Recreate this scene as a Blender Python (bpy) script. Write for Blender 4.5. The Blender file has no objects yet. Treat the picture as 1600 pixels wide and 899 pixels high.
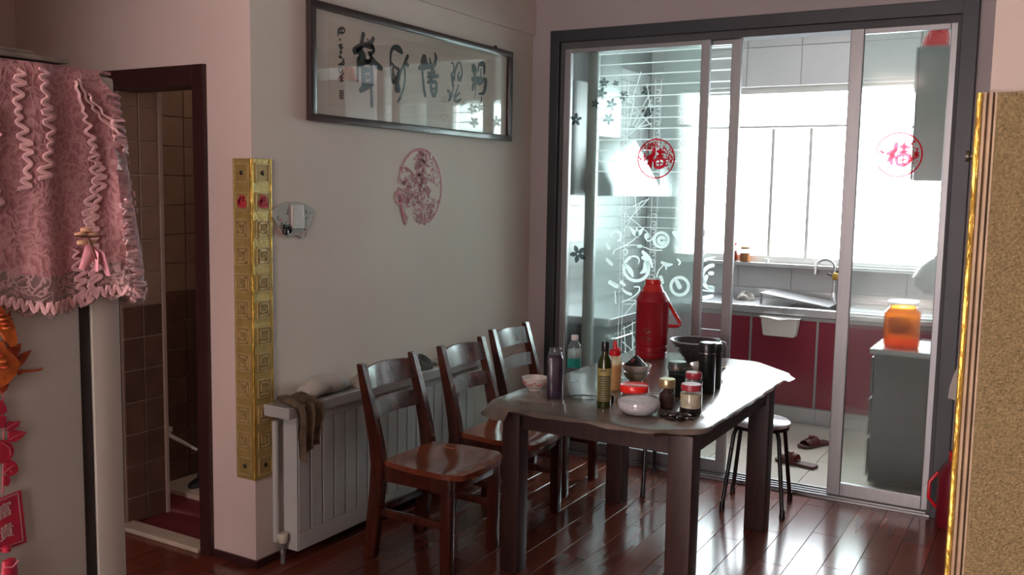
import bpy, bmesh, math, random
from mathutils import Vector, Matrix
random.seed(7)
R = random.Random(11)
PI = math.pi
SC = bpy.context.scene
COL = SC.collection

# ------------------------------------------------------------------ camera, world, lights, exposure
F = 1460.0
CAM = Vector((2.902, 0.0, 1.65))
_x = -Vector((-2510, 196.5, -F)).normalized()
_y = Vector((860, 138.5, -F)).normalized(); _y = (_y - _x * _x.dot(_y)).normalized()
_z = _x.cross(_y)
M = Matrix((_x, _y, _z))
cam_data = bpy.data.cameras.new('camera'); cam_data.sensor_width = 36.0; cam_data.lens = F / 1600 * 36
cam_data.clip_start = 0.02
cam = bpy.data.objects.new('camera', cam_data); COL.objects.link(cam)
cam.matrix_world = Matrix.Translation(CAM) @ M.to_4x4()
SC.camera = cam

world = bpy.data.worlds.new('overcast'); SC.world = world; world.use_nodes = True
bg = world.node_tree.nodes['Background']
bg.inputs[0].default_value = (0.93, 0.97, 1.0, 1); bg.inputs[1].default_value = 9.0
SC.view_settings.view_transform = 'Standard'; SC.view_settings.look = 'None'
SC.view_settings.gamma = 1.0; SC.view_settings.use_curve_mapping = False
SC.view_settings.exposure = 1.12
try:
    SC.cycles.max_bounces = 10; SC.cycles.transparent_max_bounces = 24; SC.cycles.diffuse_bounces = 5
    SC.cycles.caustics_reflective = False; SC.cycles.caustics_refractive = True
    SC.cycles.sample_clamp_indirect = 6.0; SC.cycles.use_denoising = True
except Exception: pass

def area(name, loc, size, rot, power, color, portal=False):
    l = bpy.data.lights.new(name, 'AREA'); l.shape = 'RECTANGLE'; l.size, l.size_y = size
    l.energy = power; l.color = color
    if portal: l.cycles.is_portal = True
    o = bpy.data.objects.new(name, l); COL.objects.link(o); o.location = loc; o.rotation_euler = rot
    return o
area('portal_kitchen', (1.20, 7.44, 1.80), (2.0, 1.38), (-PI / 2, 0, 0), 1, (1, 1, 1), True)
area('portal_balcony', (1.50, -2.50, 1.35), (2.6, 2.3), (PI / 2, 0, 0), 1, (1, 1, 1), True)

# ------------------------------------------------------------------ pixel -> room
def ray(u, v): return M @ Vector(((u - 800) / F, -(v - 449.5) / F, -1))
def at_x(u, v, x): d = ray(u, v); return CAM + d * ((x - CAM.x) / d.x)
def at_y(u, v, y): d = ray(u, v); return CAM + d * ((y - CAM.y) / d.y)

# ------------------------------------------------------------------ materials
def mat(name, col, rough=.5, metal=0, var=0, scale=8, bump=0, bscale=40, coat=0, spec=.5, alpha=None,
        trans=0, island=0, stretch=(1, 1, 1), col2=None, wave=False, sheen=0):
    m = bpy.data.materials.new(name); m.use_nodes = True
    nt = m.node_tree; N = nt.nodes; L = nt.links
    b = N['Principled BSDF']
    b.inputs['Base Color'].default_value = (*col, 1); b.inputs['Roughness'].default_value = rough
    b.inputs['Metallic'].default_value = metal; b.inputs['Coat Weight'].default_value = coat
    b.inputs['Coat Roughness'].default_value = .12
    b.inputs['Specular IOR Level'].default_value = spec
    if trans: b.inputs['Transmission Weight'].default_value = trans
    if sheen: b.inputs['Sheen Weight'].default_value = sheen
    if alpha is not None: b.inputs['Alpha'].default_value = alpha
    if var or bump or col2:
        tc = N.new('ShaderNodeTexCoord'); mp = N.new('ShaderNodeMapping'); mp.inputs['Scale'].default_value = stretch
        L.new(tc.outputs['Object'], mp.inputs[0])
    if var or col2:
        n = N.new('ShaderNodeTexNoise'); n.inputs['Scale'].default_value = scale; n.inputs['Detail'].default_value = 5
        L.new(mp.outputs[0], n.inputs['Vector'])
        cr = N.new('ShaderNodeValToRGB'); cr.color_ramp.elements[0].position = .3; cr.color_ramp.elements[1].position = .7
        c2 = col2 if col2 else tuple(min(1, c * (1 + var)) for c in col)
        c1 = col if col2 else tuple(c * (1 - var) for c in col)
        cr.color_ramp.elements[0].color = (*c1, 1); cr.color_ramp.elements[1].color = (*c2, 1)
        L.new(n.outputs['Fac'], cr.inputs[0])
        src = cr.outputs[0]
        if island:
            oi = N.new('ShaderNodeObjectInfo'); hs = N.new('ShaderNodeHueSaturation')
            mr = N.new('ShaderNodeMapRange'); mr.inputs[3].default_value = 1 - island; mr.inputs[4].default_value = 1 + island
            L.new(oi.outputs['Random'], mr.inputs[0]); L.new(mr.outputs[0], hs.inputs['Value']); L.new(src, hs.inputs['Color'])
            src = hs.outputs[0]
        L.new(src, b.inputs['Base Color'])
    if bump:
        n2 = N.new('ShaderNodeTexNoise'); n2.inputs['Scale'].default_value = bscale; n2.inputs['Detail'].default_value = 4
        L.new(mp.outputs[0], n2.inputs['Vector'])
        bp = N.new('ShaderNodeBump'); bp.inputs['Strength'].default_value = bump; bp.inputs['Distance'].default_value = .01
        L.new(n2.outputs['Fac'], bp.inputs['Height']); L.new(bp.outputs[0], b.inputs['Normal'])
    return m

def clear(name, tint=(1, 1, 1), gloss=.08, rough=.03, haze=0., hazecol=(1, 1, 1), refr=0., ribs=0., fres=True, rr=.04, dist=.35, bd=.0012):
    """thin pane: transparent + fresnel gloss + optional haze (scattering) + optional ribbed refraction"""
    m = bpy.data.materials.new(name); m.use_nodes = True
    nt = m.node_tree; N = nt.nodes; L = nt.links; N.clear()
    out = N.new('ShaderNodeOutputMaterial')
    tr = N.new('ShaderNodeBsdfTransparent'); tr.inputs[0].default_value = (*tint, 1)
    gl = N.new('ShaderNodeBsdfGlossy'); gl.inputs['Roughness'].default_value = rough
    cur = tr.outputs[0]; nrm = None
    if ribs:
        tc = N.new('ShaderNodeTexCoord'); wv = N.new('ShaderNodeTexWave'); wv.bands_direction = 'X'
        wv.inputs['Scale'].default_value = ribs; wv.inputs['Distortion'].default_value = dist
        wv.inputs['Detail Scale'].default_value = .4
        L.new(tc.outputs['Object'], wv.inputs['Vector'])
        bp = N.new('ShaderNodeBump'); bp.inputs['Strength'].default_value = .7; bp.inputs['Distance'].default_value = bd
        L.new(wv.outputs['Fac'], bp.inputs['Height']); nrm = bp.outputs[0]
    if refr:
        rf = N.new('ShaderNodeBsdfRefraction'); rf.inputs['Roughness'].default_value = rr; rf.inputs['IOR'].default_value = 1.12
        rf.inputs['Color'].default_value = (*tint, 1)
        if nrm: L.new(nrm, rf.inputs['Normal'])
        mx = N.new('ShaderNodeMixShader'); mx.inputs[0].default_value = refr
        L.new(cur, mx.inputs[1]); L.new(rf.outputs[0], mx.inputs[2]); cur = mx.outputs[0]
    if haze:
        tl = N.new('ShaderNodeBsdfTranslucent'); tl.inputs[0].default_value = (*hazecol, 1)
        df = N.new('ShaderNodeBsdfDiffuse'); df.inputs[0].default_value = (*hazecol, 1)
        m2 = N.new('ShaderNodeMixShader'); m2.inputs[0].default_value = .35
        L.new(tl.outputs[0], m2.inputs[1]); L.new(df.outputs[0], m2.inputs[2])
        mx = N.new('ShaderNodeMixShader'); mx.inputs[0].default_value = haze
        L.new(cur, mx.inputs[1]); L.new(m2.outputs[0], mx.inputs[2]); cur = mx.outputs[0]
    lw = N.new('ShaderNodeLayerWeight'); lw.inputs[0].default_value = .5      # same from both sides
    pw = N.new('ShaderNodeMath'); pw.operation = 'POWER'; pw.inputs[1].default_value = 4.0
    L.new(lw.outputs['Facing'], pw.inputs[0])
    mul = N.new('ShaderNodeMath'); mul.operation = 'MULTIPLY_ADD'; mul.inputs[1].default_value = gloss * 9; mul.inputs[2].default_value = gloss * .6
    L.new(pw.outputs[0], mul.inputs[0])
    mx = N.new('ShaderNodeMixShader'); L.new(mul.outputs[0], mx.inputs[0]); mul.use_clamp = True
    L.new(cur, mx.inputs[1]); L.new(gl.outputs[0], mx.inputs[2])
    L.new(mx.outputs[0], out.inputs[0])
    return m

WALL = mat('wall_paint', (.76, .675, .60), .75, var=.035, scale=1.6, bump=.06, bscale=60)
WALLP = mat('wall_paint_warm_lit', (.72, .585, .545), .7, var=.03, scale=1.6, bump=.06, bscale=60)  # pink of the warm light from behind put into the paint colour
CEIL = mat('ceiling_paint', (.62, .59, .56), .8, var=.02, scale=2)
PLANK = mat('floor_plank', (.15, .036, .022), .17, var=.12, scale=3, stretch=(10, .6, 1), island=.2)
GROUND = mat('floor_base', (.02, .01, .008), .6, var=.1)
DARKWOOD = mat('table_wood', (.034, .012, .009), .5, var=.35, scale=6, stretch=(8, 8, 1), coat=.05, bump=.05, bscale=30)
CHAIRWOOD = mat('chair_wood', (.075, .017, .010), .25, var=.3, scale=5, stretch=(6, 6, 2), coat=.6)
SEATWOOD = mat('seat_wood', (.24, .055, .022), .25, var=.22, scale=5, stretch=(1, 10, 1), coat=.7)
DOORWOOD = mat('door_frame_wood', (.04, .012, .012), .4, var=.2, scale=4, stretch=(8, 8, 1))
BLACKF = mat('black_frame', (.026, .030, .035), .45, var=.15, scale=4)  # black lifted slightly to carry the haze around the doorway
ALU = mat('aluminium', (.30, .305, .31), .42, metal=.6, var=.05, scale=6, stretch=(10, 10, 1))
CHROME = mat('chrome', (.7, .7, .7), .15, metal=1, var=.03)
STEEL = mat('stainless_steel', (.55, .55, .56), .28, metal=1, var=.05, scale=12)
REDCAB = mat('red_cabinet', (.24, .012, .035), .25, var=.06, scale=3, coat=.5)
TILEW = mat('white_tile', (.62, .62, .62), .25, var=.03, scale=3, island=.04)
GROUT = mat('grout', (.40, .38, .36), .8, var=.05)
KFLOOR = mat('kitchen_floor_tile', (.55, .50, .42), .3, var=.05, scale=3, island=.04)
BTILE_D = mat('brown_bath_tile', (.125, .068, .047), .35, var=.18, scale=9, island=.12)
BTILE_L = mat('beige_bath_tile', (.31, .205, .15), .35, var=.1, scale=7, island=.06)
BGROUT = mat('bath_grout', (.42, .31, .25), .7, var=.05)
REDMAT = mat('red_mat', (.14, .012, .018), .6, var=.2, scale=30, bump=.1, bscale=200)
BEIGE = mat('beige_stone', (.5, .42, .34), .5, var=.1, scale=10)
WHITEP = mat('white_plastic', (.7, .69, .66), .4, var=.03)
RADW = mat('radiator_enamel', (.56, .56, .54), .4, var=.04, scale=5)
GOLD = mat('gold_foil', (.58, .43, .15), .38, metal=.5, var=.1, scale=30, bump=.25, bscale=120)
GOLDP = mat('pale_gold', (.66, .50, .23), .38, metal=.35, var=.1, scale=30)
GOLDD = mat('deep_gold', (.46, .33, .12), .45, metal=.4, var=.1, scale=30)
GOLDG = mat('gold_glitter', (.20, .150, .070), .42, metal=.4, var=.35, scale=330, bump=.6, bscale=420)
GOLDB = mat('gold_edge', (.62, .40, .08), .38, metal=.85, var=.25, scale=60, bump=.8, bscale=70, stretch=(1, 1, .4))
SCREW = mat('screw', (.06, .055, .04), .4, metal=.7, var=.1)
RED = mat('red_plastic', (.62, .012, .02), .3, var=.05, coat=.3)
REDP = mat('red_paper', (.62, .03, .07), .6, var=.15, scale=60)
def paper(name, col):
    m = bpy.data.materials.new(name); m.use_nodes = True; nt = m.node_tree; N = nt.nodes; L = nt.links; N.clear()
    out = N.new('ShaderNodeOutputMaterial'); a = N.new('ShaderNodeBsdfTransparent'); b = N.new('ShaderNodeBsdfDiffuse'); mx = N.new('ShaderNodeMixShader'); mx.inputs[0].default_value = .45
    nz = N.new('ShaderNodeTexNoise'); nz.inputs['Scale'].default_value = 60; hs = N.new('ShaderNodeHueSaturation'); hs.inputs['Color'].default_value = (*col, 1)
    mr = N.new('ShaderNodeMapRange'); mr.inputs[3].default_value = .8; mr.inputs[4].default_value = 1.2; L.new(nz.outputs['Fac'], mr.inputs[0]); L.new(mr.outputs[0], hs.inputs['Value'])
    L.new(hs.outputs[0], a.inputs[0]); L.new(hs.outputs[0], b.inputs[0]); L.new(a.outputs[0], mx.inputs[1]); L.new(b.outputs[0], mx.inputs[2]); L.new(mx.outputs[0], out.inputs[0])
    return m
SEALR = paper('seal_paper', (.80, .05, .08))
PINKP = mat('pink_paper', (.62, .23, .27), .6, var=.2, scale=60)
INK = mat('ink', (.045, .055, .05), .7, var=.15, scale=40)
PAPER = mat('scroll_paper', (.86, .74, .62), .7, var=.05, scale=3)
SILK = mat('mount_silk', (.88, .80, .68), .7, var=.04, scale=5)
FRAMEW = mat('picture_frame_wood', (.045, .028, .026), .35, var=.2, scale=5, coat=.3)
BLACKM = mat('black_metal', (.012, .012, .014), .35, var=.1, coat=.2)
FRIDGE = mat('fridge_enamel', (.40, .375, .32), .4, var=.025, scale=2.5)
RUBBER = mat('rubber_gasket', (.025, .022, .02), .6, var=.1)
CLOTHG = mat('towel_brown', (.30, .215, .14), .9, var=.4, scale=18, bump=.5, bscale=150)
CLOTHW = mat('cloth_white', (.52, .49, .44), .9, var=.08, scale=12, bump=.5, bscale=90)
CLOTHB = mat('cloth_dark', (.05, .05, .04), .9, var=.4, scale=25, bump=.5, bscale=120)

# ------------------------------------------------------------------ mesh helpers
class MB:
    def __init__(s): s.bm = bmesh.new()
    def box(s, a, b, bev=0, rot=None, segs=2):
        t = bmesh.new()
        c = [(x, y, z) for x in (a[0], b[0]) for y in (a[1], b[1]) for z in (a[2], b[2])]
        v = [t.verts.new(p) for p in c]
        for f in ((0, 1, 3, 2), (4, 6, 7, 5), (0, 4, 5, 1), (2, 3, 7, 6), (0, 2, 6, 4), (1, 5, 7, 3)): t.faces.new([v[i] for i in f])
        bmesh.ops.recalc_face_normals(t, faces=t.faces)
        if bev: bmesh.ops.bevel(t, geom=t.edges[:], offset=bev, segments=segs, affect='EDGES', profile=.6)
        if rot:
            cen = Vector(((a[0] + b[0]) / 2, (a[1] + b[1]) / 2, (a[2] + b[2]) / 2))
            bmesh.ops.transform(t, matrix=Matrix.Translation(cen) @ rot.to_4x4() @ Matrix.Translation(-cen), verts=t.verts)
        s.merge(t); return s
    def merge(s, t):
        me = bpy.data.meshes.new('t'); t.to_mesh(me); t.free(); s.bm.from_mesh(me); bpy.data.meshes.remove(me)
    def lathe(s, prof, c=(0, 0, 0), n=28, sx=1, sy=1, rot=None, cap=True):
        t = bmesh.new(); rings = []
        for r, z in prof:
            rings.append([t.verts.new((r * sx * math.cos(2 * PI * i / n), r * sy * math.sin(2 * PI * i / n), z)) for i in range(n)])
        for a, b in zip(rings, rings[1:]):
            for i in range(n): t.faces.new((a[i], a[(i + 1) % n], b[(i + 1) % n], b[i]))
        if cap:
            if prof[0][0] > 1e-5: t.faces.new(rings[0][::-1])
            if prof[-1][0] > 1e-5: t.faces.new(rings[-1])
        bmesh.ops.remove_doubles(t, verts=t.verts, dist=1e-6)
        m = Matrix.Translation(c)
        if rot: m = m @ rot.to_4x4()
        bmesh.ops.transform(t, matrix=m, verts=t.verts)
        s.merge(t); return s
    def tube(s, pts, r, n=10, flat=None):
        """round bar along points; r number or list"""
        pts = [Vector(p) for p in pts]; t = bmesh.new(); rings = []
        rr = r if isinstance(r, (list, tuple)) else [r] * len(pts)
        ref = None
        for i, p in enumerate(pts):
            d = (pts[min(i + 1, len(pts) - 1)] - pts[max(i - 1, 0)]).normalized()
            if ref is None: ref = Vector((0, 0, 1)) if abs(d.z) < .9 else Vector((1, 0, 0))
            u = d.cross(ref).normalized(); w = u.cross(d).normalized(); ref = w
            rings.append([t.verts.new(p + (u * math.cos(2 * PI * k / n) + w * math.sin(2 * PI * k / n) * (flat or 1)) * rr[i]) for k in range(n)])
        for a, b in zip(rings, rings[1:]):
            for i in range(n): t.faces.new((a[i], b[i], b[(i + 1) % n], a[(i + 1) % n]))
        t.faces.new(rings[0]); t.faces.new(rings[-1][::-1])
        bmesh.ops.recalc_face_normals(t, faces=t.faces)
        s.merge(t); return s
    def loft(s, secs, close=True):
        """secs: list of equal-length vertex loops"""
        t = bmesh.new(); rings = [[t.verts.new(p) for p in q] for q in secs]; n = len(rings[0])
        for a, b in zip(rings, rings[1:]):
            for i in range(n): t.faces.new((a[i], b[i], b[(i + 1) % n], a[(i + 1) % n]))
        if close: t.faces.new(rings[0]); t.faces.new(rings[-1][::-1])
        bmesh.ops.recalc_face_normals(t, faces=t.faces)
        s.merge(t); return s
    def prism(s, poly, d):
        """planar polygon (3D points) extruded by vector d"""
        t = bmesh.new(); d = Vector(d)
        a = [t.verts.new(Vector(p)) for p in poly]; b = [t.verts.new(Vector(p) + d) for p in poly]; n = len(a)
        t.faces.new(a); t.faces.new(b[::-1])
        for i in range(n): t.faces.new((a[i], b[i], b[(i + 1) % n], a[(i + 1) % n]))
        bmesh.ops.recalc_face_normals(t, faces=t.faces)
        bmesh.ops.triangulate(t, faces=[f for f in t.faces if len(f.verts) > 4])
        s.merge(t); return s
    def stroke(s, pts, U, V, O, d, smooth=3, caps=True):
        """brush stroke of varying width in the plane O + u*U + v*V, thickness vector d; pts (u,v,width)"""
        P = [Vector(p) for p in pts]
        if len(P) == 1: P = [P[0], P[0] + Vector((.001, 0, 0))]
        Q = []
        for i in range(len(P) - 1):
            p0 = P[max(i - 1, 0)]; p1 = P[i]; p2 = P[i + 1]; p3 = P[min(i + 2, len(P) - 1)]
            for k in range(smooth):
                t = k / smooth
                Q.append(.5 * ((2 * p1) + (p2 - p0) * t + (2 * p0 - 5 * p1 + 4 * p2 - p3) * t * t + (3 * p1 - p0 - 3 * p2 + p3) * t ** 3))
        Q.append(P[-1]); left = []; right = []
        for i, q in enumerate(Q):
            a = Q[max(i - 1, 0)]; b = Q[min(i + 1, len(Q) - 1)]
            t = Vector((b.x - a.x, b.y - a.y)); t = t.normalized() if t.length > 1e-9 else Vector((1, 0))
            n = Vector((-t.y, t.x)) * max(q.z, 1e-5) / 2
            left.append((q.x + n.x, q.y + n.y)); right.append((q.x - n.x, q.y - n.y))
        w0, w1 = Q[0].z / 2, Q[-1].z / 2
        t0 = Vector((Q[1].x - Q[0].x, Q[1].y - Q[0].y)); t0 = t0.normalized() if t0.length > 0 else Vector((1, 0))
        t1 = Vector((Q[-1].x - Q[-2].x, Q[-1].y - Q[-2].y)); t1 = t1.normalized() if t1.length > 0 else Vector((1, 0))
        t = bmesh.new(); w = lambda uv: Vector(O) + Vector(U) * uv[0] + Vector(V) * uv[1]
        d = Vector(d)
        A = [t.verts.new(w(p) + d) for p in left]; B = [t.verts.new(w(p) + d) for p in right]
        A2 = [t.verts.new(w(p)) for p in left]; B2 = [t.verts.new(w(p)) for p in right]
        for i in range(len(A) - 1):
            t.faces.new((A[i], A[i + 1], B[i + 1], B[i])); t.faces.new((A[i], A2[i], A2[i + 1], A[i + 1])); t.faces.new((B[i], B[i + 1], B2[i + 1], B2[i]))
        if caps:
            for q, tt, ww, a, b, a2, b2 in ((Q[0], -t0, w0, A[0], B[0], A2[0], B2[0]), (Q[-1], t1, w1, A[-1], B[-1], A2[-1], B2[-1])):
                m = [(q.x + tt.x * ww * .75 + s_ * -tt.y * ww * .6, q.y + tt.y * ww * .75 + s_ * tt.x * ww * .6) for s_ in (1, -1)]
                # order the two nose points next to the matching side
                la = a.co; m.sort(key=lambda p: (w(p) + d - la).length)
                va, vb = t.verts.new(w(m[0]) + d), t.verts.new(w(m[1]) + d)
                t.faces.new((a, va, vb, b))
                va2, vb2 = t.verts.new(w(m[0])), t.verts.new(w(m[1]))
                t.faces.new((a, a2, va2, va)); t.faces.new((va, va2, vb2, vb)); t.faces.new((b, vb, vb2, b2))
        bmesh.ops.recalc_face_normals(t, faces=t.faces)
        s.merge(t); return s

def obj(name, mb, m, parent=None, smooth=False, kind=None, label=None, local=False):
    """one mesh object; mesh given in room coordinates unless local, moved into the parent's frame"""
    me = bpy.data.meshes.new(name)
    if parent and not local:
        r = parent
        while r.parent: r = r.parent
        bmesh.ops.translate(mb.bm, verts=mb.bm.verts, vec=-r.location)
    mb.bm.to_mesh(me); mb.bm.free()
    if smooth:
        for p in me.polygons: p.use_smooth = True
        try: me.set_sharp_from_angle(angle=math.radians(38))
        except Exception: pass
    me.materials.append(m)
    o = bpy.data.objects.new(name, me); COL.objects.link(o)
    if parent: o.parent = parent
    if kind: o['kind'] = kind
    if label: o['label'] = label
    return o
def struct(name, mb, m, parent=None): return obj(name, mb, m, parent, kind=None if parent else 'structure')
def thing(name, label, cat, loc=(0, 0, 0), group=None):
    o = bpy.data.objects.new(name, None); COL.objects.link(o); o.location = loc; o.empty_display_size = .05
    o['label'] = label; o['category'] = cat
    if group: o['group'] = group
    return o
def tag(o, label, cat, group=None):
    """give a one-mesh thing its properties and put its origin at its base"""
    o['label'] = label; o['category'] = cat
    if group: o['group'] = group
    me = o.data; xs = [v.co for v in me.vertices]
    c = Vector(((min(v.x for v in xs) + max(v.x for v in xs)) / 2, (min(v.y for v in xs) + max(v.y for v in xs)) / 2, min(v.z for v in xs)))
    me.transform(Matrix.Translation(-c)); o.location = c
    return o
def copy_thing(root, loc, rz=0, label=None):
    r = root.copy(); COL.objects.link(r); r.location = loc; r.rotation_euler = (0, 0, rz)
    if label: r['label'] = label
    for ch in list(root.children):
        c = ch.copy(); COL.objects.link(c); c.parent = r
        for g in ch.children:
            e = g.copy(); COL.objects.link(e); e.parent = c
    return r
def sroot(name, loc=(0, 0, 0)):
    o = bpy.data.objects.new(name, None); COL.objects.link(o); o.location = loc; o['kind'] = 'structure'; return o
def B(a, b, bev=0): return MB().box(a, b, bev)
def glyph(ch, size, thick=0.0):
    """outline of a character from the built-in font as a list of 2D triangles, centred"""
    cu = bpy.data.curves.new('g', 'FONT'); cu.body = ch; cu.size = 1; cu.offset = thick
    o = bpy.data.objects.new('g', cu); COL.objects.link(o)
    bpy.context.view_layer.update()
    me = o.to_mesh(); vs = [(v.co.x, v.co.y) for v in me.vertices]; fs = [tuple(p.vertices) for p in me.polygons]
    o.to_mesh_clear(); bpy.data.objects.remove(o); bpy.data.curves.remove(cu)
    if not vs: return [], []
    x0 = min(v[0] for v in vs); x1 = max(v[0] for v in vs); y0 = min(v[1] for v in vs); y1 = max(v[1] for v in vs)
    k = size / max(x1 - x0, y1 - y0)
    return [((x - (x0 + x1) / 2) * k, (y - (y0 + y1) / 2) * k) for x, y in vs], fs
def add_glyph(mb, ch, size, O, U, V, d, thick=0.0):
    vs, fs = glyph(ch, size, thick); t = bmesh.new()
    O, U, V, d = Vector(O), Vector(U), Vector(V), Vector(d)
    vv = [t.verts.new(O + U * x + V * y + d) for x, y in vs]
    for f in fs:
        try: t.faces.new([vv[i] for i in f])
        except ValueError: pass
    if t.faces:
        e = bmesh.ops.extrude_face_region(t, geom=t.faces[:])
        bmesh.ops.translate(t, verts=[v for v in e['geom'] if isinstance(v, bmesh.types.BMVert)], vec=-d * .9)
        bmesh.ops.recalc_face_normals(t, faces=t.faces)
    mb.merge(t)
FU = [[(455, 305, 44), (448, 345, 52)], [(358, 425, 36), (405, 402, 44), (455, 372, 44)], [(445, 385, 40), (405, 450, 44), (368, 512, 26)], [(408, 440, 44), (408, 545, 36)], [(432, 448, 36), (462, 478, 24)],
      [(505, 335, 34), (555, 345, 44), (602, 345, 26)], [(545, 308, 36), (540, 405, 38)], [(500, 405, 30), (585, 395, 26)], [(478, 452, 36), (560, 430, 36), (612, 462, 38), (600, 530, 38), (540, 556, 38), (478, 545, 34), (468, 480, 34)], [(505, 500, 18), (575, 492, 18)], [(540, 455, 16), (540, 545, 16)]]
def fu(mb, size, O, U, V, d):
    k = size / 270
    for st in FU: mb.stroke([((u - 485) * k, (435 - v) * k, w * k * 1.18) for u, v, w in st], U, V, O, d, smooth=3)
X3, Y3, Z3 = Vector((1, 0, 0)), Vector((0, 1, 0)), Vector((0, 0, 1))

# ------------------------------------------------------------------ the shell
YF = 5.176; Y1 = 2.817; CH = 2.96; XK = 0.0
floor = struct('floor', B((-1.7, -2.7, -.12), (5.6, YF + .0, -.012)), GROUND)
rows = [1.032 + .1317 * k for k in range(-18, 18)]
pm = None
off = [0.0, .46, .23, .68, .12, .57, .35]
for i, x0 in enumerate(rows):
    y = 1.95 - off[i % 7] * .9 + (0.02)
    yy = y
    while yy < YF:
        ya, yb = max(yy, 1.3), min(yy + .91, YF)
        if yb - ya > .05:
            full = abs((yb - ya) - .91) < 1e-4
            if full and pm:
                p = bpy.data.objects.new('plank', pm); COL.objects.link(p); p.parent = floor
            else:
                m_ = MB().box((0, 0, -.012), (.1307, yb - ya - .0012, 0), .0014, segs=1)
                p = obj('plank', m_, PLANK, floor, local=True)
                if full: pm = p.data
            p.location = (x0, ya, 0)
        yy += .91
struct('floor', B((-.3, YF, -.12), (2.7, 7.6, -.008)), GROUT)
kf = [o for o in COL.objects if o.name == 'floor.001'][0]
for ix in range(5):
    for iy in range(4):
        xa, ya = -.1 + ix * .6, YF + .09 + iy * .6
        xb, yb = min(xa + .597, 2.6), min(ya + .597, 7.5)
        if xb > xa: obj('floor_tile', MB().box((xa, ya, -.008), (xb, yb, 0), .0015, segs=1), KFLOOR, kf)
def lamp(name, label, x, y, r, power, col):  # unseen lamps added to brighten the room and the bathroom
    t_ = thing(name, label, 'lamp', (x, y, CH - .07))
    em = bpy.data.materials.new(name + '_glow'); em.use_nodes = True; b_ = em.node_tree.nodes['Principled BSDF']
    b_.inputs['Base Color'].default_value = (.9, .85, .8, 1); b_.inputs['Emission Color'].default_value = (*col, 1); b_.inputs['Emission Strength'].default_value = power
    obj('base', MB().lathe([(0, 0), (r * 1.05, 0), (r * 1.05, -.02), (0, -.02)], (x, y, CH - .001), 32), WHITEP, t_, True)
    obj('diffuser', MB().lathe([(0, -.07), (r * .6, -.065), (r * .9, -.045), (r, -.022), (0, -.021)], (x, y, CH - .001), 32), em, t_, True)
lamp('fill_lamp', 'round warm fill lamp added on the ceiling behind the viewer', 1.2, -1.1, .28, 50, (1, .72, .62))
lamp('fill_lamp', 'small fill lamp added to brighten the bathroom', -.7, 3.9, .12, 9, (1, .80, .68))
struct('ceiling', B((-2.2, -2.7, CH), (5.6, 7.6, CH + .1)), CEIL)

# left wall with the calligraphy (x = 0), its beam, the bathroom wall (y = Y1)
struct('wall_left', B((-.15, Y1, 0), (0, YF, CH)), WALL)
struct('trim_1', B((0, Y1 + .002, 2.60), (.018, YF - .002, CH), .002), WALL)
wb = MB(); wb.box((-.30, Y1, 0), (-.15, Y1 + .13, CH)); wb.box((-2.1, Y1, 2.11), (-.30, Y1 + .13, CH)); wb.box((-2.1, Y1, 0), (-.89, Y1 + .13, 2.11))
wb.box((-.15, Y1 - .0015, 0), (0.0, Y1 - .0001, CH))
struct('wall_bathroom', wb, WALLP)
# far wall with the sliding door opening
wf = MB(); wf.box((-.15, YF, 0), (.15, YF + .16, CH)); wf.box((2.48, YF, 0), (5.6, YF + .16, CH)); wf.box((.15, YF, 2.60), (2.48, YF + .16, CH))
struct('wall_far', wf, mat('wall_paint_shaded', (.40, .355, .35), .75, var=.035, scale=1.6, bump=.06, bscale=60))  # paint darkened to carry the dimness of the wall beside the doors
struct('wall_right', B((5.5, -2.6, 0), (5.6, YF, CH)), WALLP)
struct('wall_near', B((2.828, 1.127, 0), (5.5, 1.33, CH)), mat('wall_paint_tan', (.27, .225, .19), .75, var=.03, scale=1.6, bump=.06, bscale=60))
struct('wall_light_blocker', B((-1.6, .28, 0), (.38, .48, CH)), WALLP)  # unseen wall added to block light and shade the upper left
struct('wall_side', B((-1.7, -2.6, 0), (-1.6, Y1, CH)), WALLP)
wbk = MB(); wbk.box((-1.6, -2.65, 0), (.2, -2.5, CH)); wbk.box((2.8, -2.65, 0), (5.5, -2.5, CH)); wbk.box((.2, -2.65, 2.5), (2.8, -2.5, CH)); wbk.box((.2, -2.65, 0), (2.8, -2.5, .2))
struct('wall_back', wbk, WALLP)
# baseboards
struct('baseboard_bathroom', B((-.25, Y1 - .012, 0), (.012, Y1 - .002, .035), .002), DOORWOOD)
struct('baseboard_left', B((.001, Y1 - .002, 0), (.012, YF, .035), .002), DOORWOOD)
struct('baseboard_far', B((2.5, YF - .012, 0), (5.4, YF - .001, .06), .002), DOORWOOD)
# balcony window behind the camera
w2 = sroot('window_2', (1.7, -2.55, .2))
fm = MB()
for a, b in (((.2, -2.62, .2), (2.8, -2.53, .26)), ((.2, -2.62, 2.44), (2.8, -2.53, 2.5)), ((.2, -2.62, .26), (.26, -2.53, 2.44)), ((2.74, -2.62, .26), (2.8, -2.53, 2.44)), ((1.47, -2.62, .26), (1.53, -2.53, 2.44))): fm.box(a, b, .004)
obj('window_frame', fm, WHITEP, w2)
CURT = clear('tint_curtain', (1.0, .80, .76), gloss=.0, haze=.35, hazecol=(.95, .72, .68))  # unseen curtain added to tint the rear window light pink
PANE = clear('window_pane', (.97, .99, 1), gloss=.05)
for xa, xb in ((.26, 1.47), (1.53, 2.74)): obj('pane', B((xa, -2.575, .26), (xb, -2.571, 2.44)), PANE, w2)
cm = MB(); t = bmesh.new(); n = 160
r0 = [t.verts.new((0.1 + 3.2 * i / n, -2.44 + .03 * math.sin(i * .9), .03)) for i in range(n + 1)]
r1 = [t.verts.new((0.1 + 3.2 * i / n, -2.44 + .022 * math.sin(i * .9), 2.5)) for i in range(n + 1)]
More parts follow.
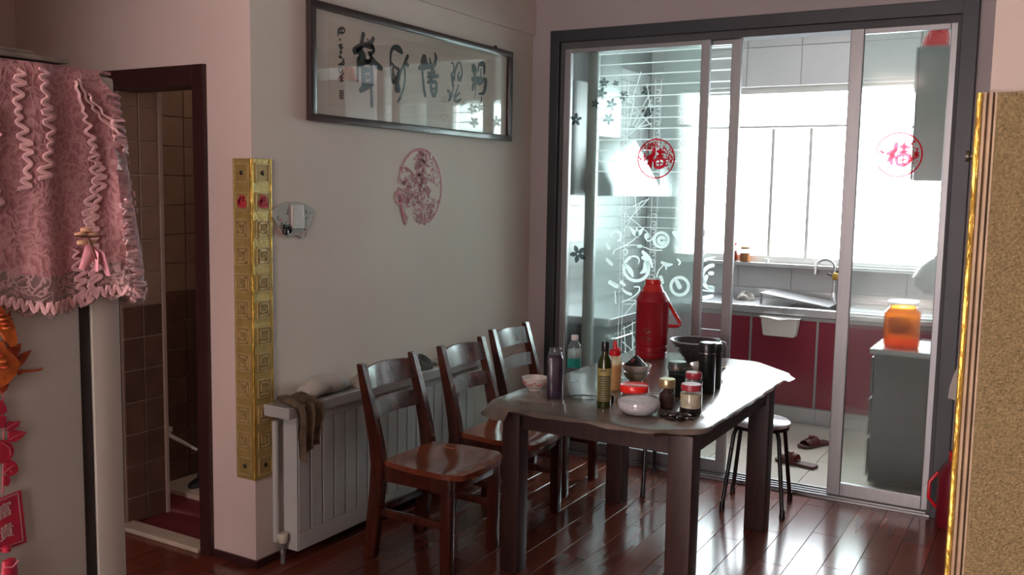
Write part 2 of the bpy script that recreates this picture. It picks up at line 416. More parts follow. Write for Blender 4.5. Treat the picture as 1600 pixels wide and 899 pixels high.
for i in range(n): t.faces.new((r0[i], r0[i + 1], r1[i + 1], r1[i]))
cm.merge(t); c_ = obj('tint_curtain', cm, CURT, smooth=True); tag(c_, 'pink sheer curtain added behind the viewer to warm the balcony window light', 'curtain')

# ------------------------------------------------------------------ bathroom
bd = sroot('door_4', (-.64, Y1, 0))
bm_ = MB()
bm_.box((-.33, Y1 - .02, 0), (-.26, Y1 + .14, 2.156), .004); bm_.box((-.96, Y1 - .02, 0), (-.885, Y1 + .015, 2.156), .004); bm_.box((-.885, Y1 - .0195, 2.07), (-.33, Y1 + .14, 2.1555), .004)
obj('door_frame', bm_, DOORWOOD, bd)
obj('threshold', B((-.884, Y1 - .03, 0), (-.335, Y1 + .06, .022), .006), BEIGE, bd)
struct('floor', B((-2.1, Y1 + .07, -.12), (-.15, 4.7, .003)), REDMAT)
bw = sroot('wall_bathroom_left', (-1.2, 3.3, 0))
g = MB(); g.box((-.95, Y1 + .016, 0), (-.888, 3.08, 2.069)); g.box((-.95, Y1 + .131, 2.069), (-.888, 3.08, CH)); g.box((-2.0, 3.08, 0), (-1.208, 4.6, CH)); g.box((-1.2, 4.6, 0), (-.15, 4.7, CH))
obj('backing', g, BGROUT, bw)
def tiles(xf, ya, yb, wid, parent):
    y = ya
    while y < yb - .01:
        w_ = min(wid, yb - y); z = 1.067 - .156 * 7
        while z < 2.75:
            z0 = max(z, .004); z1 = min(z + .156, CH)
            obj('tile', MB().box((xf - .008, y + .003, z0 + .003), (xf, y + w_ - .003, z1 - .003), .0015, segs=1), BTILE_D if z < 1.0 else BTILE_L, parent)
            z += .156
        y += w_
tiles(-.88, 2.842, 3.07, .113, bw)
tiles(-1.2, 3.085, 4.5, .203, bw)
obj('corner_strip', B((-.90, 3.066, 0), (-.874, 3.088, CH), .004), mat('strip_beige', (.40, .31, .26), .5, var=.04), bw, label='white corner strip down the tiled wall')
rb = MB(); rb.box((-.158, Y1 + .13, 0), (-.1505, 4.6, CH)); struct('wall_bathroom_right', rb, BTILE_L)
struct('trim_2', B((-1.207, 3.27, .003), (-.151, 4.6, .03), .004), BEIGE)
# wall tap
tp = thing('wall_tap', 'small white tap on a pipe low on the brown tiled bathroom wall', 'tap', (-1.2, 3.27, .32))
obj('pipe', MB().tube([(-1.2, 3.27, .33), (-1.12, 3.27, .33), (-1.10, 3.275, .33)], .013), WHITEP, tp, True)
obj('handle', MB().tube([(-1.12, 3.25, .345), (-1.12, 3.30, .345)], .017), WHITEP, tp, True)
obj('spout', MB().tube([(-1.10, 3.27, .325), (-1.05, 3.32, .28), (-1.0, 3.37, .235)], [.011, .009, .007]), WHITEP, tp, True)
RUB = mat('slipper_rubber', (.02, .022, .03), .5, var=.2)
for i, (sx, sy, rz) in enumerate(((-1.04, 3.44, .3), (-.90, 3.60, .3))):
    lab = ('dark slipper on the light bathroom floor, nearer the door', 'dark slipper on the light bathroom floor, farther from the door')[i]
    s_ = thing('slipper', lab, 'slipper', (sx, sy, .03), 'dark slippers in the bathroom')
    s_.rotation_euler = (0, 0, rz)
    m_ = MB(); m_.lathe([(.0, 0), (.048, 0), (.05, .012), (.046, .018), (0, .018)], (0, 0, 0), 20, 1, 2.5); obj('sole', m_, RUB, s_, True, local=True)
    m_ = MB(); m_.lathe([(.052, .012), (.05, .045), (.03, .062), (0, .065)], (0, .05, 0), 16, 1, 1.3); obj('strap', m_, RUB, s_, True, local=True)

# ------------------------------------------------------------------ kitchen shell
kl = sroot('wall_kitchen_left', (-.15, 6.4, 0)); obj('backing', B((-.25, YF + .16, 0), (-.108, 7.6, CH)), mat('dark_grout', (.10, .10, .10), .8), kl)
KT = mat('grey_brick_tile', (.34, .35, .35), .25, var=.12, scale=6, island=.12)
z = .84; rw = 0
while z < 2.6:
    y = YF + .162 - (.1 if rw % 2 else 0)
    while y < 7.35:
        y0 = max(y, YF + .162); y1 = min(y + .2, 7.35)
        if y1 - y0 > .02: obj('wall_tile', B((-.108, y0 + .002, z + .002), (-.10, y1 - .002, z + .086)), KT, kl)
        y += .2
    z += .088; rw += 1
struct('wall_kitchen_right', B((2.52, YF + .16, 0), (2.65, 7.6, CH)), TILEW)
kb = sroot('wall_kitchen_back', (1.2, 7.45, 0))
YB = 7.36
g = MB(); WX0, WX1, WZ0, WZ1 = .28, 2.20, 1.11, 2.48
g.box((-.1, YB + .008, 0), (WX0, YB + .2, CH)); g.box((WX1, YB + .008, 0), (2.55, YB + .2, CH)); g.box((WX0, YB + .008, 0), (WX1, YB + .2, WZ0 - .03)); g.box((WX0, YB + .008, WZ1), (WX1, YB + .2, CH))
obj('backing', g, GROUT, kb)
for (xa, xb, za, zb) in ((-.1, WX0, .4, CH), (WX1, 2.52, .4, CH), (WX0, WX1, .40, WZ0 - .03), (WX0, WX1, WZ1, CH)):
    x = xa
    while x < xb - .01:
        x2 = min(x + .42, xb); z = za
        while z < zb - .01:
            z2 = min(z + (.36 if za < 1.2 else .30), zb)
            obj('tile', MB().box((x + .002, YB, z + .002), (x2 - .002, YB + .008, z2 - .002), .0015, segs=1), TILEW, kb); z = z2
        x = x2
struct('trim_3', B((WX0 - .02, YB - .05, WZ0 - .03), (WX1 + .02, YB + .1, WZ0), .005), TILEW)   # sill board
wn = sroot('window_1', (1.2, YB + .08, WZ0)); fm = MB(); ya, yb = YB + .06, YB + .13
for a, b in (((WX0, ya, WZ0), (WX1, yb, WZ0 + .05)), ((WX0, ya, WZ1 - .05), (WX1, yb, WZ1)), ((WX0, ya, WZ0 + .05), (WX0 + .05, yb, WZ1 - .05)), ((WX1 - .05, ya, WZ0 + .05), (WX1, yb, WZ1 - .05)), ((WX0 + .05, ya + .02, 2.165), (WX1 - .05, yb - .02, 2.185))): fm.box(a, b, .004)
obj('window_frame', fm, WHITEP, wn)
for xm in (.90, 1.19): obj('mullion', B((xm, ya + .01, WZ0 + .05), (xm + .026, yb - .01, 2.16), .004), WHITEP, wn)
for xa, xb in ((WX0 + .05, .90), (.95, 1.19), (1.24, WX1 - .05)): obj('pane', B((xa, ya + .03, WZ0 + .05), (xb, ya + .034, 2.16)), PANE, wn)
obj('pane', B((WX0 + .05, ya + .03, 2.19), (WX1 - .05, ya + .034, WZ1 - .05)), PANE, wn)

# ------------------------------------------------------------------ sliding doors
tr = MB()
tr.box((.14, YF - .035, 0), (.20, YF + .10, 2.615), .003); tr.box((2.42, YF - .035, 0), (2.495, YF + .10, 2.615), .003); tr.box((.14, YF - .0345, 2.545), (2.495, YF + .10, 2.6145), .003)
struct('trim_4', tr, BLACKF)
al = MB()
al.box((.20, YF - .005, 2.505), (2.42, YF + .12, 2.545), .002); al.box((.20, YF - .005, .0), (.222, YF + .12, 2.505), .002); al.box((2.40, YF - .005, 0), (2.42, YF + .12, 2.505), .002)
struct('trim_5', al, mat('header_grey', (.11, .112, .115), .7, var=.04, spec=.05))
tk = MB(); tk.box((.20, YF - .04, .0), (2.42, YF + .13, .012), .002)
for yy in (YF - .03, YF + .01, YF + .05, YF + .095): tk.box((.222, yy, .012), (2.40, yy + .012, .022), .002)
struct('trim_6', tk, ALU)
RIB = clear('ribbed_glass', (.90, .96, .94), gloss=.012, rough=.08, haze=.035, hazecol=(.85, .95, .92), refr=.6, ribs=46, rr=.10)
RIB2 = clear('fluted_glass', (.92, .97, .95), gloss=.010, rough=.08, haze=.012, hazecol=(.88, .96, .93), refr=.75, ribs=16, rr=.05, dist=2.0)
PLAIN = clear('door_glass', (.93, .97, .96), gloss=.015, haze=.02, hazecol=(.9, .97, .95))
ETCH = clear('etched_glass', (.9, .95, .95), gloss=.02, rough=.3, haze=.85, hazecol=(.92, .97, .96))
ETCH2 = clear('etched_lines', (.9, .95, .95), gloss=.02, rough=.3, haze=.7, hazecol=(.92, .97, .96))
def door(name, xa, xb, y, ls, rs, glass_bits, zt=2.515, rail=.05):
    d = sroot(name, ((xa + xb) / 2, y, .02)); zb = .022
    obj('left_stile', B((xa, y, zb), (xa + ls, y + .032, zt), .004), ALU, d)
    obj('right_stile', B((xb - rs, y, zb), (xb, y + .032, zt), .004), ALU, d)
    obj('top_rail', B((xa + ls, y + .002, zt - .035), (xb - rs, y + .030, zt), .003), ALU, d)
    obj('bottom_rail', B((xa + ls, y + .002, zb), (xb - rs, y + .030, zb + rail + .02), .003), ALU, d)
    for nm, ga, gb, gm in glass_bits: obj(nm, B((ga, y + .014, zb + rail + .015), (gb, y + .018, zt - .03)), gm, d)
    return d
YA = YF + .0; YBp = YF + .045
dA = door('door_1', .222, 1.140, YA, .045, .052, [('glass_pane', .265, .60, RIB), ('glass_pane', .60, .86, PLAIN), ('glass_pane', .86, 1.09, RIB)])
dB = door('door_2', .36, 1.305, YBp, .07, .056, [('glass_pane', .428, 1.25, PLAIN)])
dC = door('door_3', 1.895, 2.412, YA - .004, .068, .042, [('glass_pane', 1.96, 2.372, RIB2)], rail=.052)
# etched decoration
def etch_group(door_, y, strokes, m, name='etched_scroll', U=X3, V=Z3):
    e = MB()
    for st in strokes: e.stroke(st, X3, Z3, (0, y, 0), (0, -.0012, 0), smooth=4, caps=True)
    obj(name, e, m, door_, label='white etched scrollwork on the glass' if 'scroll' in name else 'white etched lines on the glass')
def ln(xa, xb, z, w=.006): return [(xa, z, w), ((xa + xb) / 2, z, w), (xb, z, w)]
zs = [2.462 - .0632 * k for k in range(12)]
etch_group(dA, YA + .013, [ln(.45, 1.085, z, .007) for z in zs] + [ln(.60, 1.085, z, .004) for z in (1.56, 1.50, 1.44)], ETCH2, 'etched_line')
etch_group(dB, YBp + .013, [ln(1.10, 1.247, 2.468 - .0632 * k, .008) for k in range(17)] + [ln(1.10, 1.247, z, .003) for z in (.86, .81, .77, .73, .70)], ETCH, 'etched_line')
K6 = 6.42
def pz(lst, y, ox=925, oy=340, k=K6):
    out = []
    for st in lst:
        q = []
        for (u, v, w) in st:
            p = at_y(ox + u / k, oy + v / k, y); q.append((p.x, p.z, w / k * .0037))
        out.append(q)
    return out
def ring(cx, cy, r, w, a0=0, a1=360, n=22):
    return [(cx + r * math.cos(math.radians(a0 + (a1 - a0) * i / n)), cy + r * math.sin(math.radians(a0 + (a1 - a0) * i / n)), w) for i in range(n + 1)]
scA = [ring(445, 510, 125, 34, -60, 240), [(400, 390, 16), (450, 395, 22), (475, 430, 16), (465, 470, 6)], [(335, 470, 36), (385, 535, 52), (410, 590, 24)], [(545, 460, 60), (530, 530, 52), (485, 560, 14)],
       [(510, 345, 36), (545, 385, 52), (585, 430, 36), (605, 500, 18)], [(210, 370, 12), (235, 325, 14), (290, 300, 14), (400, 240, 12), (450, 190, 10)], [(388, 105, 14), (425, 150, 50), (455, 165, 60)], [(515, 108, 14), (480, 150, 50), (455, 170, 50)], [(450, 110, 20), (452, 190, 40)],
       [(320, 290, 8), (400, 275, 8), (470, 285, 10), (530, 300, 10), (600, 325, 10), (700, 330, 14)], [(465, 288, 34), (492, 288, 34)], ring(552, 185, 14, 30), [(530, 200, 12), (560, 235, 14), (600, 222, 14), (625, 180, 12)], ring(695, 225, 72, 30), ring(700, 230, 30, 40),
       [(330, 380, 12), (355, 350, 14), (345, 318, 14), (315, 325, 12)], ring(240, 190, 52, 26, -200, 60), ring(880, 690, 88, 32), [(850, 640, 40), (880, 700, 50)], [(820, 150, 40), (870, 200, 60), (890, 260, 50), (850, 320, 30)], [(700, 450, 30), (750, 475, 44), (805, 470, 18)], [(650, 600, 16), (665, 540, 14), (712, 485, 12)], [(690, 600, 44), (705, 655, 40)], [(740, 470, 20), (745, 520, 16)],
       [(860, 420, 20), (885, 450, 20), (870, 475, 14)], [(295, 650, 40), (330, 680, 26)], [(300, 710, 10), (340, 750, 30), (390, 770, 36)], [(425, 695, 14), (475, 700, 18), (465, 750, 14), (400, 805, 12), (300, 850, 12)], [(150, 270, 30), (170, 310, 40)], [(180, 650, 50), (250, 690, 50)], [(150, 420, 40), (200, 470, 40)], [(230, 740, 12), (240, 860, 12)]]
etch_group(dA, YA + .0125, pz(scA, YA + .0125), ETCH, 'etched_scroll')
scB = [[(1082, 125, 26), (1115, 130, 30)], [(1100, 150, 12), (1102, 250, 12), (1075, 400, 12)], [(1140, 160, 60), (1190, 150, 66), (1225, 150, 66)], [(1160, 260, 22), (1180, 235, 16), (1215, 240, 16), (1222, 275, 18), (1170, 330, 18), (1115, 380, 14)], [(1080, 300, 8), (1090, 340, 10)],
       [(1090, 450, 26), (1150, 420, 32), (1235, 395, 14)], ring(1225, 600, 120, 40, 95, 265), [(1150, 590, 40), (1125, 640, 50)], [(1180, 560, 40), (1210, 560, 40)], [(1180, 700, 40), (1215, 710, 40)], [(1055, 680, 16), (1110, 728, 16), (1225, 745, 12)], [(1100, 800, 20), (1140, 805, 44), (1210, 785, 34)], [(1060, 800, 16), (1100, 790, 16)]]
etch_group(dB, YBp + .0125, [[(max(1.10, min(1.246, a)), b, c) for a, b, c in st] for st in pz(scB, YBp + .0125)], ETCH, 'etched_scroll')
# cracked-ice band and its key border
ice = []
rr = random.Random(5)
def band(z0, z1, n):
    for _ in range(n):
        za = rr.uniform(z0, z1); x0, x1 = .655, .80; 
        a = rr.uniform(-.16, .16)
        if rr.random() < .55: ice.append([(x0, za, .005), ((x0 + x1) / 2, za + a / 2, .005), (x1, za + a, .005)])
        else:
            xs = rr.uniform(x0, x1); xe = rr.uniform(x0, x1); ice.append([(xs, za, .005), ((xs + xe) / 2, za + .08, .005), (xe, za + .16, .005)])
band(1.98, 2.20, 9); band(1.42, 1.68, 9); band(.62, 1.0, 9); band(.32, .6, 6)
for x in (.625, .648, .815, .85): ice.append([(x, .12, .0025), (x, 1.3, .0025), (x, 2.3, .0025)])
for k in range(26):
    z = 2.24 - k * .045
    if 1.72 > z > 1.55: continue
    ice.append([(.822, z, .004), (.842, z, .004), (.842, z - .02, .004), (.83, z - .02, .004)])
    ice.append([(.63, z, .003), (.643, z, .003), (.643, z - .02, .003)])
etch_group(dA, YA + .0128, ice, ETCH2, 'etched_ice_lines')
scC = [[(1416, 388, 1.2), (1428, 378, 1.2), (1442, 373, 1.2), (1452, 377, 1.2)], [(1452, 379, 1.2), (1447, 389, 1.2), (1438, 395, 1.4), (1433, 390, 1.3), (1436, 385, 1.2), (1442, 388, 1)], [(1436, 378, 1), (1446, 383, 1), (1449, 396, 1), (1453, 402, 1)]]
etch_group(dC, YA + .009, pz(scC, YA + .009, 0, 0, 1), ALU, 'etched_scroll')
# dark flower decals on the glass
DECAL = clear('dark_decal', (.25, .3, .3), gloss=.03, haze=.5, hazecol=(.02, .03, .03))
def flower(mb, cx, cz, r, y, a0=0):
    for k in range(5):
        a = a0 + k * 2 * PI / 5
        mb.stroke([(cx + .25 * r * math.cos(a), cz + .25 * r * math.sin(a), r * .35), (cx + .6 * r * math.cos(a), cz + .6 * r * math.sin(a), r * .62), (cx + .95 * r * math.cos(a), cz + .95 * r * math.sin(a), r * .4)], X3, Z3, (0, y, 0), (0, -.0008, 0))
fl = MB()
for px, py, r in ((903, 397, .05), (900, 187, .036), (944, 130, .03), (962, 131, .02), (940, 146, .035), (955, 163, .035), (951, 186, .035), (930, 162, .025), (975, 150, .03), (1010, 118 + 25, .03), (1012, 175, .035)):
    p = at_y(px, py, YBp + .0132); 
    if p.x < .43: p = at_y(px, py, YA + .012)
    flower(fl, p.x, p.z, r, p.y, px)
obj('flower_decal', fl, DECAL, dA, label='dark flower decals on the glass')

# red good-fortune seals on the glass
def seal(px, py, y, rad, label, deep, cutleft=False):
    c = at_y(px, py, y); t_ = thing('paper_cut_seal', label, 'window decoration', (c.x, y, c.z), 'red round seals on the sliding doors')
    rnd = random.Random(int(px))
    m_ = MB(); O = (c.x, y, c.z); a0, a1 = (-150, 175)[:2] if cutleft else (0, 360)
    m_.stroke([(rad * math.cos(math.radians(a)), rad * math.sin(math.radians(a)), .008) for a in range(a0, a1 + 1, 8)], X3, Z3, O, (0, -.001, 0), smooth=1, caps=False)
    obj('ring', m_, SEALR, t_)
    m_ = MB(); fu(m_, rad * 1.02, O, X3, Z3, Vector((0, -.0014, 0)))
    obj('character', m_, SEALR, t_)
    m_ = MB()
    for _ in range(deep):
        a = rnd.uniform(-.6, 2.9) if not cutleft else rnd.uniform(-1.3, 1.5); r_ = rad * rnd.uniform(.58, .93)
        x, z = r_ * math.cos(a), r_ * math.sin(a); b = rnd.uniform(0, 2 * PI); l = rnd.uniform(.006, .014)
        m_.stroke([(x, z, .004), (x + l * math.cos(b), z + l * math.sin(b), .005), (x + l * math.cos(b) + l * math.cos(b + 1.4), z + l * math.sin(b) + l * math.sin(b + 1.4), .003)], X3, Z3, O, (0, -.0008, 0), smooth=2)
    for s_ in (-1, 1):
        for k in range(9):
            x = s_ * rad * rnd.uniform(.62, .9); z = rnd.uniform(-.02, .025)
            m_.stroke([(x, z, .008), (x + rnd.uniform(-.014, .014), z + rnd.uniform(-.01, .01), .006)], X3, Z3, O, (0, -.0008, 0), smooth=2)
    obj('cutwork', m_, SEALR, t_)
seal(1025, 248, YA + .0112, .113, 'round red good-fortune paper cut on the left sliding door glass, above the thermos', 95)
seal(1404, 242, YA + .0072, .112, 'round red good-fortune paper cut on the right sliding door glass, beside the grey cabinet', 34, True)

# ------------------------------------------------------------------ kitchen contents
CT = .84
ct = MB(); ct.box((-.1, 6.73, CT - .055), (1.22, 7.34, CT), .006); ct.box((1.62, 6.73, CT - .055), (2.5, 7.34, CT), .006)
ct.box((1.22, 6.73, CT - .055), (1.62, 6.80, CT), .004); ct.box((1.22, 7.22, CT - .055), (1.62, 7.34, CT), .004)
ct.box((-.1, 7.33, CT), (2.5, 7.358, CT + .07), .003); ct.box((-.1, 5.40, CT - .055), (.47, 6.73, CT), .006)
tag(obj('worktop', ct, STEEL), 'stainless steel kitchen worktop running under the window', 'countertop')
sk = thing('sink', 'stainless steel sink sunk in the worktop under the tap', 'sink', (1.42, 7.0, CT - .18))
s_ = MB(); s_.box((1.225, 6.805, CT - .19), (1.615, 7.215, CT - .18)); s_.box((1.222, 6.803, CT - .18), (1.228, 7.217, CT - .001)); s_.box((1.612, 6.803, CT - .18), (1.618, 7.217, CT - .001)); s_.box((1.228, 6.803, CT - .18), (1.612, 6.808, CT - .001)); s_.box((1.228, 7.212, CT - .18), (1.612, 7.217, CT - .001))
obj('basin', s_, STEEL, sk); obj('drain', MB().lathe([(0, 0), (.03, 0), (.03, .004), (0, .004)], (1.42, 7.0, CT - .18)), CHROME, sk)
lid = MB(); lid.box((1.03, 6.84, CT + .005), (1.50, 7.16, CT + .012), .002, rot=Matrix.Rotation(.0, 3, 'Z'))
lid = MB(); lid.prism([(1.02, 6.86, CT + .075), (1.02, 7.2, CT + .075), (1.52, 7.2, CT + .006), (1.52, 6.86, CT + .006)], (0, 0, .008))
lid.box((1.02, 6.862, CT + .001), (1.035, 6.88, CT + .074)); 
tag(obj('drying_board', lid, STEEL), 'flat steel draining board leaning across the sink', 'draining board')
fa = thing('faucet', 'chrome gooseneck faucet over the sink in front of the window', 'faucet', (1.46, 7.28, CT))
pts = [(1.46, 7.28, CT), (1.46, 7.28, CT + .26)]
for k in range(1, 13):
    a = PI * k / 12; pts.append((1.46 - .065 * (1 - math.cos(a)), 7.28 - .0 - .05 * (1 - math.cos(a)) / 2, CT + .26 + .065 * math.sin(a)))
pts.append((1.328, 7.23, CT + .21))
obj('spout', MB().tube(pts, .011), CHROME, fa, True); obj('base', MB().lathe([(.028, 0), (.028, .01), (.018, .03), (.016, .08)], (1.46, 7.28, CT)), CHROME, fa, True)
obj('lever', MB().tube([(1.46, 7.27, CT + .20), (1.42, 7.22, CT + .225)], .008), BLACKM, fa, True)
obj('sponge', MB().lathe([(0, -.03), (.025, -.02), (.03, 0), (.02, .025), (0, .03)], (1.475, 7.25, CT + .20)), mat('sponge', (.5, .3, .05), .8, var=.2), fa, True)
# base cabinets
def cab(x0, x1, y, label, knobs=True):
    c_ = thing('base_cabinet', label, 'cabinet', ((x0 + x1) / 2, y, .0), 'red base cabinets under the worktop')
    obj('body', B((x0 + .001, y + .02, .12), (x1 - .001, y + .58, CT - .20)), WHITEP, c_)
    obj('plinth', B((x0 + .001, y + .05, 0), (x1 - .001, y + .07, .12)), STEEL, c_)
    d_ = obj('door', B((x0 + .008, y, .13), (x1 - .008, y + .018, CT - .085), .002), REDCAB, c_)
    e = MB()
    for a, b in (((x0, y - .002, .12), (x0 + .008, y + .02, CT - .06)), ((x1 - .008, y - .002, .12), (x1, y + .02, CT - .06)), ((x0 + .008, y - .002, CT - .085), (x1 - .008, y + .02, CT - .06)), ((x0 + .008, y - .002, .12), (x1 - .008, y + .02, .13))): e.box(a, b)
    obj('edge_trim', e, ALU, c_)
YC = 6.75
cab(.50, .995, YC, 'red base cabinet at the left, beside the corner of the worktop')
cab(.995, 1.47, YC, 'red base cabinet with the white bin hooked on its front')
cab(1.47, 1.95, YC, 'red base cabinet seen just left of the right sliding door')
cab(1.95, 2.45, YC, 'red base cabinet behind the fluted glass door')
lc = thing('base_cabinet', 'red cabinet run along the left kitchen wall', 'cabinet', (.2, 6.2, 0), 'red base cabinets under the worktop')
obj('body', B((-.09, 5.92, 0.1), (.42, 6.72, CT - .056)), WHITEP, lc)
for ya in (5.93, 6.33): obj('door', B((.42, ya, .13), (.438, ya + .385, CT - .085), .002), REDCAB, lc)
obj('plinth', B((.37, 5.92, 0), (.39, 6.72, .1)), STEEL, lc)
ov = thing('oven', 'dark appliance at the left end of the kitchen, behind the ribbed glass', 'appliance', (.18, 5.65, 0))
obj('body', B((-.09, 5.41, 0.0), (.44, 5.91, CT - .06), .006), BLACKM, ov); obj('handle', MB().tube([(.455, 5.47, .7), (.47, 5.5, .7), (.47, 5.82, .7), (.455, 5.85, .7)], .008), CHROME, ov, True)
hd = thing('range_hood', 'shiny slanted range hood on the left kitchen wall', 'range hood', (.1, 6.0, 1.62))
h_ = MB(); h_.prism([(-.095, 5.62, 1.62), (.40, 5.62, 1.62), (.40, 5.62, 1.68), (.20, 5.62, 2.02), (-.095, 5.62, 2.02)], (0, .75, 0)); obj('hood', h_, STEEL, hd)
obj('duct', B((-.09, 5.88, 2.02), (.16, 6.12, 2.6), .01), STEEL, hd); obj('lamp', B((.1, 5.8, 1.612), (.2, 5.9, 1.62)), WHITEP, hd)
UC = mat('grey_cabinet', (.12, .13, .13), .4, var=.08)
uc = thing('wall_cabinet', 'dark upper cabinet on the left kitchen wall behind ribbed glass', 'cabinet', (.05, 5.5, 1.6))
obj('body', B((-.095, 5.36, 1.62), (.20, 5.60, 2.35), .004), UC, uc); obj('door', B((.20, 5.365, 1.625), (.218, 5.595, 2.345), .003), UC, uc); obj('handle', MB().tube([(.235, 5.58, 1.68), (.235, 5.58, 1.8)], .006), CHROME, uc, True)
# bin on cabinet
bn = thing('hanging_bin', 'white plastic bin hooked over the red cabinet door', 'bin', (1.22, 6.70, .65))
WB = mat('bin_plastic', (.75, .72, .68), .4, var=.03)
b_ = MB(); O = []
for z, sx, sy in ((.640, .105, .045), (.645, .112, .05), (.70, .122, .052), (.765, .130, .054), (.772, .137, .056)):
    O.append([(1.222 + sx * c, 6.690 + sy * s, z + (-.0 if z < .76 else (-.015 * math.exp(-((sx * c) / .05) ** 2)))) for c, s in [(-1, -.8), (-.9, -1), (-.6, -1), (-.3, -1), (0, -1), (.3, -1), (.6, -1), (.9, -1), (1, -.8), (1, .8), (.9, 1), (-.9, 1), (-1, .8)]])
b_.loft(O); obj('tub', b_, WB, bn, True)
obj('rim', MB().tube([Vector(p) for p in O[-1]] + [Vector(O[-1][0])], .005), WB, bn, True)
# dishcloth
def crumple(name, cx, cy, z, rx, ry, h, m, seed, n=26, k=9):
    rnd = random.Random(seed); ph = [(rnd.uniform(0, 6.28), rnd.uniform(.15, .4), rnd.randint(2, 6)) for _ in range(k)]
    t = bmesh.new(); rings = []
    for j in range(n // 2 + 1):
        v = j / (n // 2); q = []
        for i in range(n):
            a = 2 * PI * i / n; r = 1 + sum(w * .35 * math.sin(f * a + p + 3 * v) for p, w, f in ph) * .6
            rr_ = math.sin(v * PI / 2 + .01) ** .8; zz = h * math.cos(v * PI / 2) * (1 + .25 * math.sin(3 * a + ph[0][0]) + .2 * math.sin(5 * a + 4 * v))
            q.append(t.verts.new((cx + rx * r * rr_ * math.cos(a), cy + ry * r * rr_ * math.sin(a), z + max(zz, 0))))
        rings.append(q)
    for a, b in zip(rings, rings[1:]):
        for i in range(n): t.faces.new((a[i], a[(i + 1) % n], b[(i + 1) % n], b[i]))
    t.faces.new(rings[-1]); t.faces.new(rings[0][::-1]); bmesh.ops.recalc_face_normals(t, faces=t.faces)
    m_ = MB(); m_.merge(t); return obj(name, m_, m, smooth=True)
tag(crumple('dishcloth', .86, 7.02, CT, .075, .05, .05, CLOTHW, 3), 'crumpled pale dishcloth on the steel worktop', 'cloth')
# sill jars
JR = clear('jar_glass', (.95, .97, .97), gloss=.08); 
def jar(name, x, y, z, r, h, lab, body, lid, cat='jar', fill=.8):
    t_ = thing(name, lab, cat, (x, y, z))
    obj('glass', MB().lathe([(0, 0), (r * .92, 0), (r, .01), (r, h * .72), (r * .8, h * .82), (r * .8, h * .86)], (x, y, z), 24, cap=False), JR, t_, True)
    obj('contents', MB().lathe([(0, .004), (r * .88, .004), (r * .93, .014), (r * .93, h * .72 * fill), (0, h * .72 * fill + .003)], (x, y, z), 20), body, t_, True)
    obj('lid', MB().lathe([(r * .86, h * .83), (r * .88, h * .84), (r * .88, h * .985), (r * .84, h), (0, h)], (x, y, z), 24), lid, t_, True)
    return t_
CHILI = mat('chili_sauce', (.32, .02, .01), .4, var=.4, scale=60); SOY = mat('orange_sauce', (.45, .14, .02), .4, var=.3, scale=50)
jar('sauce_jar', .64, 7.36, 1.11, .052, .15, 'red-lidded jar of chili sauce on the kitchen window sill', CHILI, RED)
jar('sauce_jar', .755, 7.35, 1.11, .045, .12, 'amber jar with a gold lid on the kitchen window sill', SOY, mat('gold_lid', (.5, .35, .15), .35, metal=.6, var=.1))
tag(obj('small_cup', MB().lathe([(0, 0), (.016, 0), (.018, .03), (.016, .032), (0, .028)], (.93, 7.345, 1.11), 16), WHITEP, smooth=True), 'tiny white cup on the sill left of the faucet', 'cup')
# right side cabinet, amber jar, bag, upper cabinet
DC = mat('dark_cabinet', (.028, .018, .016), .4, var=.2, scale=4)
dc = thing('side_cabinet', 'dark low cabinet behind the right fluted glass door', 'cabinet', (2.27, 5.75, 0))
obj('body', B((2.05, 5.50, .03), (2.50, 5.95, .77), .005), DC, dc); obj('top_board', B((2.03, 5.48, .77), (2.51, 5.96, .80), .004), mat('grey_top', (.3, .3, .3), .4, var=.05), dc)
for k in range(3): 
    dd = obj('drawer', B((2.034, 5.52, .06 + k * .235), (2.05, 5.93, .275 + k * .235), .003), DC, dc); obj('knob', MB().lathe([(0, -.01), (.012, -.006), (.014, .004), (0, .01)], (2.022, 5.72, .17 + k * .235)), CHROME, dd, True)
AMB = clear('amber_glass', (.95, .42, .04), gloss=.06, haze=.30, hazecol=(.95, .40, .05)); AMB2 = mat('amber_liquid', (.8, .25, .02), .25, var=.3, scale=14, trans=.5)
aj = thing('wine_jar', 'large glass jar of amber liquid on the dark side cabinet', 'jar', (2.17, 5.62, .80))
obj('glass', MB().lathe([(0, .0), (.088, 0), (.096, .015), (.096, .2), (.075, .225), (.07, .235)], (2.17, 5.62, .80), 28, cap=False), AMB, aj, True)
obj('liquid', MB().lathe([(0, .006), (.085, .006), (.09, .02), (.09, .06), (0, .061)], (2.17, 5.62, .80), 24), AMB, aj, True)
obj('fruit', MB().lathe([(0, .07), (.05, .08), (.065, .12), (.05, .17), (0, .185)], (2.155, 5.63, .80), 18), mat('steeped_fruit', (.40, .10, .03), .5, var=.5, scale=30), aj, True)
obj('lid', MB().lathe([(.076, .228), (.08, .232), (.08, .262), (0, .268)], (2.17, 5.62, .80), 24), JR, aj, True)
PB = clear('plastic_bag', (.95, .96, .95), gloss=.05, rough=.2, haze=.95, hazecol=(.5, .5, .48))
bg_ = thing('hanging_bag', 'white plastic bag hanging on the right kitchen wall above the amber jar', 'bag', (2.38, 5.8, 1.1))
m_ = MB(); m_.lathe([(0, 0), (.06, .01), (.11, .05), (.12, .10), (.09, .16), (.04, .21), (.015, .24), (.02, .27)], (2.33, 5.80, 1.09), 22, 1.2, .9); obj('sack', m_, PB, bg_, True)
obj('tie', MB().lathe([(.018, .236), (.02, .243), (.018, .25)], (2.33, 5.80, 1.09)), mat('yellow_tie', (.6, .45, .1), .5), bg_); obj('hook', MB().tube([(2.33, 5.80, 1.35), (2.33, 5.8, 1.40), (2.42, 5.8, 1.42), (2.52, 5.8, 1.42)], .005), CHROME, bg_, True)
